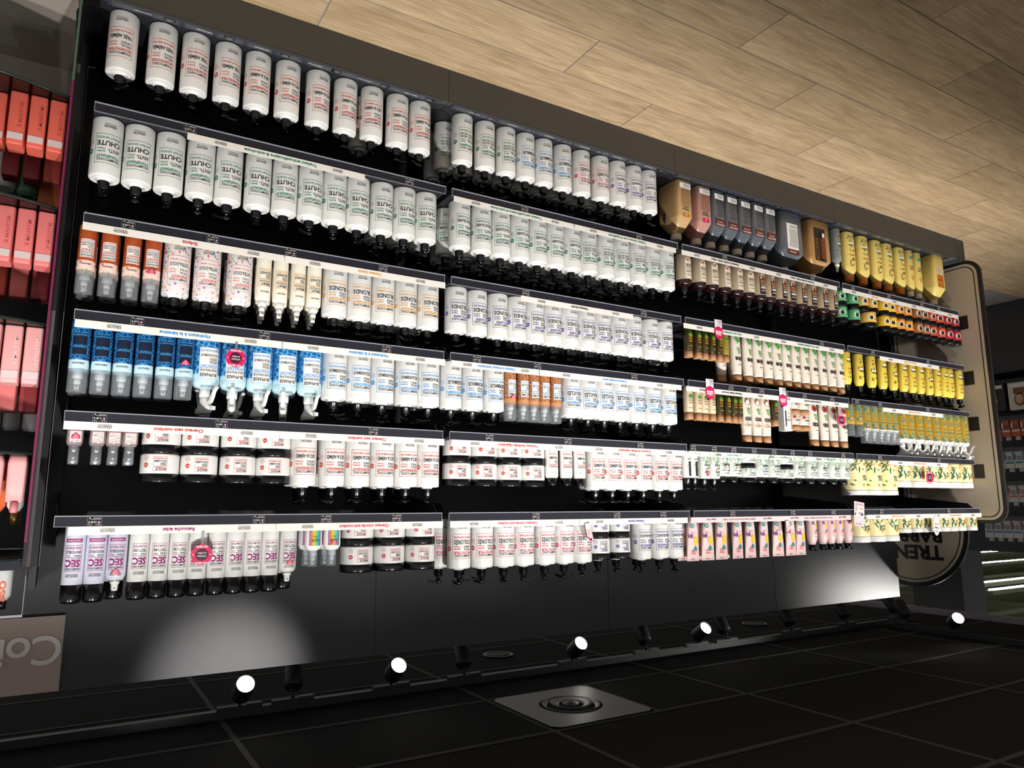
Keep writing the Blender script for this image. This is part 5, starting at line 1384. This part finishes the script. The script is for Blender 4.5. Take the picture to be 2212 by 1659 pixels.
row('r5b4b', K_TUB5S, 5, 4, .086, .1, jit=.001)
# ---- top shelf
row('r6b1a', [K_AER_F, K_AER_F, K_AER_FT]+[K_AER]*8+[K_AER_T], 6, 1, .050, .12, extra={2: [heart_at(.0265, .135)], 11: [heart_at(.0265, .128)]}, jit=.001,
    labels=['first pale lilac SEC can from near end, top shelf, nearest bay', 'second pale lilac SEC can from near end, top shelf, nearest bay', 'capless lilac SEC tester can with heart sticker, top shelf']+[f'{ORD[i]} white SEC can with black cap from near end, top shelf' for i in range(8)]+['capless white SEC tester can with heart sticker, top shelf'])
row(None, K_AER, 6, 1, .108, .3, where=BK, xs=[-.175, -.664], jit=.001, labels=['black-capped SEC can standing behind the lilac tester can', 'black-capped SEC can standing behind the white tester can'])
row('r6b1b', K_GLOW, 6, 1, .046, .05, extra={1: [heart_at(.0190, .070)]}, jit=.001)
row(None, K_GLOW, 6, 1, .090, .05, where=BK, xs=[-.735, -.798], jit=.001)
row('r6b1c', K_JAR_C, 6, 1, .079, .15, where=', lower layer', jit=.001)
row('r6b1c', K_JAR_C, 6, 1, .079, .15, where=', upper layer', z=ZB[6]+.001+K_JAR_C.h, jit=.001)
row('r6b2a', S('prot', H3), 6, 2, Y2, .15)
row(None, S('prot', H3), 6, 2, Y2+.094, .4, where=BK, xs=[-1.252, -1.345, -1.44, -1.535, -1.63, -1.725])
row('r6b2b', K_JAR_D, 6, 2, .070, .15, where=', lower layer', jit=.001)
row('r6b2b', K_JAR_D, 6, 2, .070, .15, where=', upper layer', z=ZB[6]+.001+K_JAR_D.h, jit=.001)
row('r6b2c', S('dej', H3), 6, 2, Y2, .12)
row(None, S('dej', H3), 6, 2, Y2+.094, .4, where=BK, xs=[-2.00, -2.10, -2.21])
row('r6b3a', K_PTUBE, 6, 3, .046, .14, jit=.001)
row(None, K_PTUBE, 6, 3, .095, .2, where=BK, xs=[-2.435, -2.515, -2.60, -2.69], jit=.001)
row('r6b3b', K_PBOT, 6, 3, .052, .1, jit=.001)
row('r6b4a', K_TUB6, 6, 4, .088, .1, jit=.001)
row('r6b4b', K_TUB6S, 6, 4, .070, .1, jit=.001)

# ================================================================== TAGS AND CARDS ON THE SHELVES
def join_print(b, p):
    o = len(b.v); b.v += p.mb.v
    for f, k in zip(p.mb.f, p.mb.m): b.f.append([i+o for i in f]); b.m.append(b.mi(p.mb.mats[k])); b.sm.append(False)
def disc_pts(r, n=32, rx=None): return [((rx or r)*math.cos(2*PI*i/n), r*math.sin(2*PI*i/n)) for i in range(n)]
def top_vente(x, z, r, label, hang):
    t = empty('round_sticker', (x, -.0085, z)); tag(t, label, 'sticker', 'round TOP VENTE stickers')
    b = MB(); b.prism(disc_pts(r), -.0010, 0, CERISE, 'y'); b.build('disc', t)
    p = Print(wrap_flat(-.0010), 1.0); p.disc(0, 0, r*.60, DARKPLUM, 1, 28)
    p.text('TOP VENTE', 0, r*.70, r*.20, PRINTW, fit=r*1.15, align='c', bold=.02); p.text('TOP VENTE', 0, -r*.88, r*.20, PRINTW, fit=r*1.1, align='c', bold=.02)
    p.text('La Boutique', 0, r*.08, r*.18, PRINTW, fit=r*.85, align='c'); p.text('du Coiffeur', 0, -r*.22, r*.18, PRINTW, fit=r*.8, align='c')
    p.disc(-r*.80, 0, r*.06, PRINTW); p.disc(r*.80, 0, r*.06, PRINTW)
    put('print', p.mesh('print'), t)
    q = MB(); q.box(-.004, .004, -.0008, .0002, -hang, -r*.9, CLEAR); q.build('clear_tab', t)
top_vente(-.459, 1.245, .030, 'round magenta TOP VENTE sticker in front of blue trigger sprays', .052)
top_vente(-.396, 1.848, .030, 'round magenta TOP VENTE sticker in front of SEC cans', .070)
top_vente(-3.505, 1.268, .032, 'round magenta sticker in front of red-flower squeeze bottles', .070)
top_vente(-4.276, 1.556, .036, 'round magenta sticker in front of yellow palm-print tubs', .066)
def promo(x, r, label):
    t = empty('promo_card', (x, -.0088, ZR[r]-.002)); tag(t, label, 'price card', 'promo cards')
    b = MB(); b.box(-.024, .024, -.0008, 0, -.012, .034, mat('promo_white', (222, 220, 224), .4)); p = Print(wrap_flat(-.0008), 1.0)
    p.text('KERASOIN', -.020, -.006, .005, INK, fit=.022); p.text('offre du mois', -.020, .002, .004, INK, fit=.022); p.text('flacon 200 ml', -.020, .009, .004, INK, fit=.022)
    join_print(b, p); b.build('card', t)
    b = MB(); b.prism([(.0, .020), (.024, .030), (.029, .050), (.022, .074), (.0, .084), (-.022, .074), (-.029, .050), (-.024, .030)], -.0022, -.0009, CERISE, 'y')
    p = Print(wrap_flat(-.0022), 1.0); p.text('-25%', 0, .044, .016, PRINTW, fit=.046, align='c', bold=.03); p.text('sur le 2e', 0, .062, .005, PRINTW, fit=.026, align='c'); p.poly([(.004, .084), (.022, .074), (.026, .082), (.014, .090)], INK)
    join_print(b, p); b.build('discount_badge', t)
promo(-2.622, 3, 'minus 25 percent promo card before dark oil bottles, third shelf up')
promo(-2.545, 4, 'minus 25 percent promo card before cream oil bottles, fourth shelf up')
promo(-3.050, 4, 'minus 25 percent promo card before the white carton, fourth shelf up')
def tilt_card(x, z, w, h, rot, label, big):
    t = empty('pink_card', (x, -.0105, z)); tag(t, label, 'card'); t.rotation_euler = (0, rot, 0)
    b = MB(); b.box(-w/2, w/2, -.001, 0, 0, h, mat('card_pink', (232, 206, 212), .4)); b.build('card', t)
    p = Print(wrap_flat(-.001), 1.0)
    if big:
        p.disc(0, h*.52, h*.22, PRINTW, 1, 28, w*.30); p.text('Testez', 0, h*.62, .007, INK, fit=w*.3, align='c'); p.text('Gel', -.004, h*.42, .018, INK, fit=w*.32, align='c', shear=.3); p.disc(-w*.26, h*.50, .008, INK, 3)
        p.text('envie', -w*.18, h*.24, .013, GOLD, fit=w*.35, align='c', shear=.3); p.text('Cheveux bouclés', 0, h*.10, .006, INK, fit=w*.8, align='c'); p.text('brillance et souplesse', 0, h*.05, .004, INK, fit=w*.6, align='c')
        p.text('La Boutique du Coiffeur', .008, h*.90, .006, PURPLE, fit=w*.6, align='c'); p.rect(w*.22, w*.38, h*.16, h*.40, mat('card_grey', (170, 170, 176), .5)); p.leaf(w*.38, h*.52, .009, .005, 1.2, DKBR)
    else:
        p.frame(-w/2, w/2, 0, h, .0008, INK)
        for i in range(5): p.rect(-w*.3, w*.3, h*.35+h*.07*i, h*.37+h*.07*i, PINK)
        for i in range(4): p.disc(random.uniform(-w*.3, w*.3), h*random.uniform(.72, .92), .0045, CERISE, n=8)
    put('print', p.mesh('print'), t)
tilt_card(-3.595, ZR[6]-.038, .085, .125, .12, 'pink printed card tilted across the rail between third and farthest bays', True)
tilt_card(-1.822, ZR[6]+.044, .027, .075, -.25, 'small pink leaflet leaning on pink-framed bottles, top shelf', False)
tilt_card(-3.020, ZR[6]+.050, .027, .070, -.10, 'small white-pink leaflet leaning on pale pink tubes, top shelf', False)
t = empty('oval_sticker', (-4.298, -.0085, 1.825)); tag(t, 'white oval sticker hanging before small yellow tubs, top shelf', 'sticker'); t.rotation_euler = (0, .15, 0)
b = MB(); b.prism(disc_pts(.058, 32, .032), -.001, 0, PRINTW, 'y'); b.build('disc', t)
p = Print(wrap_flat(-.001), 1.0); p.text('Coup', 0, .010, .013, INK, fit=.036, align='c', shear=.3); p.text('de coeur', 0, -.010, .010, PINK, fit=.042, align='c', shear=.3); p.text('nouveau', 0, .032, .006, PURPLE, fit=.03, align='c'); put('print', p.mesh('print'), t)

# ================================================================== END BOARD AND DOME SIGN AT THE FAR END
BOARD = mat('end_board_beige', (196, 182, 162), .5, noise=.04, nscale=6)
def rrect(y0, y1, z0, z1, r, n=8):
    pts = []
    for cy, cz, a0 in ((y1-r, z1-r, 0), (y0+r, z1-r, PI/2), (y0+r, z0+r, PI), (y1-r, z0+r, 1.5*PI)):
        for i in range(n+1): a = a0+PI/2*i/n; pts.append((cy+r*math.cos(a), cz+r*math.sin(a)))
    return pts
t = empty('end_board', (-4.872, .2, .14)); tag(t, 'tall beige end board with rounded corners and double black border', 'sign board')
def yz(pts): return [(y-.2, z-.14) for y, z in pts]
b = MB(); b.prism(yz(rrect(-.120, .50, .160, 1.825, .095)), -.018, .0, INK, 'x'); b.build('edge_frame', t)
b = MB(); b.prism(yz(rrect(-.098, .48, .182, 1.803, .078)), .0002, .0018, BOARD, 'x'); b.build('face', t)
def frame_strip(o, i, x0, x1, m, name):
    b = MB(); n = len(o); vs = [(x0, *p) for p in o]+[(x0, *p) for p in i]+[(x1, *p) for p in o]+[(x1, *p) for p in i]; fs = []
    for k in range(n):
        j = (k+1) % n
        fs += [(2*n+k, 2*n+j, 3*n+j, 3*n+k), (k, j, 2*n+j, 2*n+k), (n+j, n+k, 3*n+k, 3*n+j)]
    b.add(vs, fs, m); b.build(name, t)
frame_strip(yz(rrect(-.082, .464, .198, 1.787, .064)), yz(rrect(-.076, .458, .204, 1.781, .060)), .0018, .0024, INK, 'border_line')
for z in (.54, .90, 1.19, 1.485):
    b = MB(); b.box(.0019, .0040, -.015-.2, .045-.2, z-.14-.02, z-.14+.065, INK); b.build('slot', t)
t = empty('dome_sign', (-4.872, .5, 1.80)); tag(t, 'half-round beige and black TREND BARBER sign board above the end board', 'sign board')
def dome(r, z0, n=28): return [(r*math.cos(PI*i/n), z0+r*math.sin(PI*i/n)) for i in range(n+1)]
def dm(r, zb, cut=None):
    pts = dome(r, .06)
    return pts+[(-r, zb), (r, zb)]
b = MB(); b.prism(dm(.380, .029), -.018, 0, INK, 'x'); b.build('edge_frame', t)
b = MB(); b.prism(dm(.352, .05), .0002, .0015, BOARD, 'x'); b.build('face', t)
p = Print(lambda s, z, off: (.0015+off, s, z), .02)
n = 28; vs = []
for i in range(n+1):
    a = PI*i/n
    for r in (.336, .329): vs.append((r*math.cos(a), .06+r*math.sin(a)))
p._put(vs, [(2*i, 2*i+1, 2*i+3, 2*i+2) for i in range(n)], INK, 2)
p.text('TREND', -.215, .175, .085, INK, fit=.43, bold=.03); p.text('BARBER', -.215, .075, .075, INK, fit=.43, bold=.03)
put('lettering', p.mesh('lettering'), t)
b = MB(); b.box(.004, .020, -.36, .10, .030, .055, BLACKM); b.build('black_foot', t)

# ================================================================== GONDOLA FARTHER AWAY
FXX = -6.80
t = empty('far_gondola', (FXX-.25, .9, 0)); tag(t, 'dark shelving unit standing farther away beyond the end board', 'shelving bay')
def fb(name, x0, x1, y0, y1, z0, z1, m):
    b = MB(); b.box(x0-(FXX-.25), x1-(FXX-.25), y0-.9, y1-.9, z0, z1, m); return b.build(name, t)
fb('base', FXX-.4, FXX, .30, 1.5, .0, .60, BLACKM); fb('back_panel', FXX-.42, FXX-.38, .30, 1.5, .60, 2.12, BLACKM)
FZ = [.690, 1.000, 1.265, 1.545, 1.835]
for z in FZ:
    fb('board', FXX-.38, FXX, .30, 1.5, z-.018, z, BLACKS); fb('price_rail', FXX, FXX+.006, .30, 1.5, z-.028, z+.006, RAIL)
def far_box(body, acc, acc2, h, w, cap, seed):
    b = MB(); b.box(-.03, .03, -w/2, w/2, 0, h, body); rr = random.Random(seed)
    p = Print(lambda s, z, off: (.03+off, s, z), .1)
    p.rect(-w/2+.006, w/2-.006, h*.62, h*.72, acc); p.rect(-w/2, -w/2+.010, .01, h*.55, acc2); p.rect(w/2-.012, w/2, h*.2, h*.5, acc)
    for i in range(4): p.rect(-w*.25, w*.25, h*.30+.010*i, h*.30+.005+.010*i, INK)
    join_print(b, p)
    if cap: b.lathe([(w*.28, h), (w*.28, h+.03)], PRINTW, 14)
    return b.mesh('pack')
FCOL = [(mat('far_orange', (196, 96, 60), .45), PRINTW, INK), (PRINTW, TEALI, BLUE), (PRINTW, CORALI, TEALI), (PRINTW, BLUE, PINK)]
fn = ['orange and white pack', 'white and teal pack', 'white and coral pack', 'white and blue pack']
fs_ = ['second shelf up', 'third shelf up', 'fourth shelf up', 'top shelf']
for k in range(4):
    w = .074; me = far_box(*FCOL[k], .145 if k < 3 else .150, w-.006, True, k)
    for i in range(8):
        y = .44+i*w
        q = put('hair_care_pack', me, None, (FXX-.045, y, FZ[k+1]+.0006)); tag(q, f'{fn[k]}, {ORD[i]} from right-hand end, {fs_[k]} of far gondola', 'pack', 'packs on the far gondola')
SKIN = mat('poster_skin', (206, 164, 138), .5); HAIRP = mat('poster_hair', (120, 84, 52), .5); TEALBG = mat('poster_teal', (120, 150, 140), .5); DKBG = mat('poster_dark', (44, 40, 40), .5)
for i, (y, bg, hr) in enumerate(((.60, mat('poster_cream', (214, 208, 196), .5), HAIRP), (.80, DKBG, INK), (1.0, TEALBG, HAIRP))):
    b = MB(); b.box(-.05, .05, -.085, .085, 0, .235, bg); p = Print(lambda s, z, off: (.05+off, s, z), .2)
    p.disc(0, .15, .055, hr, 1, 20, .045); p.disc(.004, .145, .040, SKIN, 2, 20, .030); p.rect(-.07, .07, .012, .040, PRINTW); p.rect(-.045, .045, .05, .105, hr, 1)
    join_print(b, p); q = b.build('hair_colour_box', None, (FXX-.06, y, FZ[0]+.0006)); tag(q, ['cream hair-colour box with portrait, on far gondola lower shelf', 'dark hair-colour box with portrait, on far gondola lower shelf', 'teal hair-colour box with portrait, on far gondola lower shelf'][i], 'box', 'hair-colour boxes')

# fluorescent tubes under the warehouse roof; last three added unseen to brighten it
TUBE = mat('fluorescent_tube', (255, 255, 255), .4, emit=((245, 255, 250), TUBE_STRENGTH))
for i, (x0, x1, y, z) in enumerate(((-60, -40.3, 18.9, 4.2), (-60, -32.0, 15.0, 4.2), (-48, -23.8, 10.7, 4.2), (-40, -23.6, 9.45, 4.2), (-40, -12, 4.5, 4.4789), (-40, -12, -1, 4.4789), (-40, -12, -6, 4.4789))):
    t = empty('fluorescent_light', (x0, y, z)); tag(t, f'long fluorescent light under the warehouse roof, {ORD[i]} towards the shop, last three added unseen', 'light', 'warehouse fluorescent lights')
    b = MB(); b.box(0, x1-x0, -.020, .020, -.040, .0, TUBE); b.build('tube', t); b = MB(); b.box(0, x1-x0, -.10, .10, .001, .12, OLIVE); b.build('housing', t)
for i, (y, z) in enumerate(((13.0, 4.45), (16.5, 4.5), (8.0, 4.5))):
    b = MB(); b.tube([(-60, y, z), (-14, y, z)], .07, OLIVE, 8); tag(b.build('roof_pipe'), f'olive pipe under the warehouse roof, {ORD[i]} of three', 'pipe', 'roof pipes')

# ================================================================== PINK DISPLAY UNIT AT THE NEAR END
t = empty('glass_display_unit', (.40, .3, 0)); tag(t, 'dark display unit with curved glass shelves and acrylic side, beside nearest bay', 'display unit')
def du(name, x0, x1, y0, y1, z0, z1, m, par=None):
    b = MB(); b.box(x0-.40, x1-.40, y0-.3, y1-.3, z0, z1, m); return b.build(name, par or t)
du('back_panel', .056, 1.2, .535, .55, .0, 2.05, BLACKM)
du('lower_back', .056, 1.2, .525, .5345, .137, .50, mat('deck_warm_grey', (168, 158, 150), .5, noise=.08, nscale=4))
du('base_deck', .056, 1.2, -.10, .534, .0, .136, mat('deck_warm_grey', (168, 158, 150), .5, noise=.08, nscale=4))
du('upright', .022, .041, .30, .52, .14, 1.95, BLACKS)
b = MB(); b.prism([(-.02-.3, .138), (.52-.3, .138), (.52-.3, 1.90), (.02-.3, 1.90), (-.02-.3, 1.80)], .044-.40, .0500-.40, ACRYL, 'x'); sp_ = b.build('side_panel', t)
b = MB(); b.box(.0438-.40, .0502-.40, -.0235-.3, -.0201-.3, .46, 1.80, PINKGLOWEDGE); b.build('pink_glow_edge', sp_)
b = MB(); b.box(.0438-.40, .0502-.40, -.0235-.3, -.0201-.3, .14, .4595, GREENEDGE); b.build('green_edge', sp_)
DZ = {'A': .512, 'B': .862, 'C': 1.205, 'D': 1.568, 'E': 1.850}
for n_, z in DZ.items():
    pts = [(.052, .50), (.052, .0)]+[(.052+.55*i/10, -.075*math.sin(PI*i/10)) for i in range(1, 10)]+[(.60, .0), (.60, .50)]
    b = MB(); b.prism([(x-.40, y-.3) for x, y in pts], z-.010, z, SMOKE if n_ != 'E' else BLACKS); b.build('glass_shelf', t)
    b = MB(); b.tube([(x-.40, y-.3-.004, z-.005) for x, y in pts[1:-1]], .0045, mat('glass_edge_green', (28, 42, 38), .2), 8); b.build('shelf_edge', t)
du('price_rail', .056, .60, -.012, -.004, 1.842, 1.872, RAIL)
def sbox(x, y, z, w, d, h, m, label, rot=0.0, top=None, txt=None, inkm=None):
    t2 = empty('hair_care_box', (x, y, z+.0006), rot); tag(t2, label, 'box', 'pink packs on the glass shelves')
    b = MB(); b.loft([(0, w/2*.97, d/2*.97, 9), (.004, w/2, d/2, 9), (h-.016, w/2, d/2, 9), (h-.004, w/2*.97, d/2*.96, 9), (h, w/2*.90, d/2*.90, 9)], m, 24); b.build('carton', t2)
    if top: b = MB(); b.box(-w/2*.86, w/2*.86, -d/2-.0012, -d/2*.98, h-.034, h-.014, top); b.build('end_label', t2)
    if txt:
        vs, fs, wd = text2d(txt); kk = h*.50/wd; p = MB()
        p.add([(b_*.010*1.4-.008-.005, -d/2-.0010, h*.20+a*kk) for a, b_ in vs], fs, inkm); put('embossing', p.mesh('embossing'), t2)
CORAL = mat('coral_carton', (214, 96, 80), .5, noise=.05, nscale=20); ROSE = mat('rose_carton', (222, 118, 116), .5, noise=.05, nscale=20); BLUSH = mat('blush_carton', (226, 160, 160), .5, noise=.05, nscale=20); LBL = mat('pale_label', (208, 190, 190), .5)
CORAL2 = mat('coral_emboss', (190, 78, 66), .4); ROSE2 = mat('rose_emboss', (200, 96, 98), .4); BLUSH2 = mat('blush_emboss', (236, 196, 194), .4); DRED = mat('dark_red_pack', (150, 52, 56), .45)
for key, m, m2, nm in (('A', CORAL, CORAL2, 'coral'), ('B', ROSE, ROSE2, 'rose'), ('C', BLUSH, BLUSH2, 'blush')):
    z = DZ[key]
    for i, x in enumerate((.078, .126, .174)):
        sbox(x, .055, z, .044, .070, .162, m, f'{nm} upright carton on curved glass shelf, {ORD[i]} from acrylic side panel', .04*(i-1), LBL, 'MYRIAM K', m2)
    for i, x in enumerate((.225, .272)):
        sbox(x, .085, z, .044, .070, .155, m, f'{nm} carton farther from the acrylic side panel, {"nearer" if i == 0 else "outer"} one', .05, LBL)
    for i, x in enumerate((.082, .136, .190)):
        sbox(x, .200, z, .046, .060, .225 if key != 'A' else .200, [DRED, ROSE, CORAL][i] if key != 'A' else [CORAL, DRED, DRED][i], f'{["nearest", "middle", "outer"][i]} pack behind the {nm} cartons on curved glass shelf', .05)
def mini(name, x, y, z, prof, m, label, cat='bottle', capm=None, capp=None, txt=None):
    t2 = empty(name, (x, y, z+.0006)); tag(t2, label, cat, 'small packs on the glass shelves'); b = MB(); b.lathe(prof, m, 22); b.build('body', t2)
    if capm: b = MB(); b.lathe(capp, capm, 18); b.build('cap', t2)
    if txt:
        R = max(r for r, _ in prof); p = Print(wrap_cyl(R)); vs, fs, wd = text2d(txt, .03); kk = .055/wd
        p._put([(-b_*.016*1.2+.006, .050+a*kk) for a, b_ in vs], fs, mat('orange_ink', (226, 96, 50), .5), 3); put('print', p.mesh('print'), t2)
MINT = mat('mint_dark', (70, 120, 98), .3)
mini('green_bottle', .150, .30, DZ['A'], [(.026, 0), (.030, .004), (.030, .200), (.018, .216)], MINT, 'dark green bottle behind coral cartons', capm=BLACKP, capp=[(.016, .2165), (.016, .240)])
mini('white_jar', .215, .30, DZ['A'], [(.034, 0), (.036, .003), (.036, .190), (.030, .200)], WHITEG, 'white jar behind coral cartons', 'jar')
sbox(.090, .30, DZ['A'], .060, .03, .245, mat('orange_carton', (216, 120, 70), .5), 'orange carton behind coral cartons', 0, None, 'OSiS', mat('orange_ink', (226, 96, 50), .5))
SILVW = mat('silver_white_can', (206, 208, 208), .3)
for i, x in enumerate((.078, .128, .178)):
    mini('hair_spray_can', x, .34, DZ['C'], [(.021, 0), (.023, .003), (.023, .255), (.016, .268)], SILVW, f'silver white spray can behind blush cartons, {ORD[i]} from acrylic side panel', 'aerosol can', txt='OSiS')
for i, x in enumerate((.085, .140, .195)):
    t2 = empty('blush_pouch', (x, .06, DZ['D']+.0006), .05*i); tag(t2, f'blush pouch standing on the highest glass shelf, {ORD[i]} from acrylic side panel', 'pouch', 'blush pouches')
    b = MB(); b.loft([(0, .022, .020, 4), (.02, .024, .019, 4), (.09, .023, .010, 4), (.125, .021, .003, 6)], BLUSH, 22); b.build('pouch', t2); b = MB(); b.lathe([(.010, .124), (.010, .150), (.007, .154)], mat('pouch_spout', (214, 130, 136), .4), 14); b.build('spout', t2)
mini('orange_bottle', .132, .19, DZ['D'], [(.019, 0), (.021, .003), (.021, .135), (.012, .150)], mat('orange_bottle', (230, 110, 66), .3), 'orange bottle behind the blush pouches', capm=mat('orange_capm', (236, 130, 90), .3), capp=[(.010, .1505), (.010, .185)])
mini('white_gold_bottle', .088, .19, DZ['D'], [(.019, 0), (.021, .003), (.021, .135), (.012, .150)], WHITEG, 'white bottle with gold collar behind the blush pouches', capm=mat('gold_collar', (180, 150, 90), .25, metal=.8), capp=[(.011, .1505), (.011, .170), (.008, .190)])
for i, x in enumerate((.090, .145, .200)):
    mini('cream_tube', x, .045, DZ['E'], [(.020, 0), (.022, .003), (.021, .090), (.013, .102)], [SILVW, CREAM, CREAM][i], f'cream tube with orange lettering on the unit\'s top shelf, {ORD[i]} from side panel', 'tube', BLACKP if i == 0 else WHITEG, [(.012, .1025), (.012, .125)], txt='OSiS')
# header sign with raised letters
t = empty('header_sign', (.45, .50, 2.056)); tag(t, 'grey-brown header sign with raised pale Coiff letters', 'sign')
b = MB(); b.box(-.065-.45, 1.15-.45, .0, .022, 0, .236, mat('sign_taupe', (186, 164, 158), .5)); b.build('panel', t)
b = MB(); b.box(-.0672-.45, -.0652-.45, -.002, .024, -.002, .238, mat('sign_edge_light', (180, 176, 174), .4)); b.build('edge_trim', t)
xx = -.063-.45
for ch in 'Coiffure':
    vs, fs, wd = text2d(ch, .0, 0.0, 10); k = .126
    b = MB(); n0 = len(vs); 
    LET = mat('sign_letter_pale', (238, 230, 226), .4)
    b.add([(xx+a*k, -.008, .062+c*k) for a, c in vs], fs, LET)
    edges = {}
    for f in fs:
        for i in range(len(f)):
            e = (f[i], f[(i+1) % len(f)]); 
            if (e[1], e[0]) in edges: del edges[(e[1], e[0])]
            else: edges[e] = 1
    b.add([(xx+a*k, -.008, .062+c*k) for a, c in vs]+[(xx+a*k, -.0003, .062+c*k) for a, c in vs], [(e[0], e[0]+n0, e[1]+n0, e[1]) for e in edges], LET)
    b.build('letter', t); xx += wd*k+.005
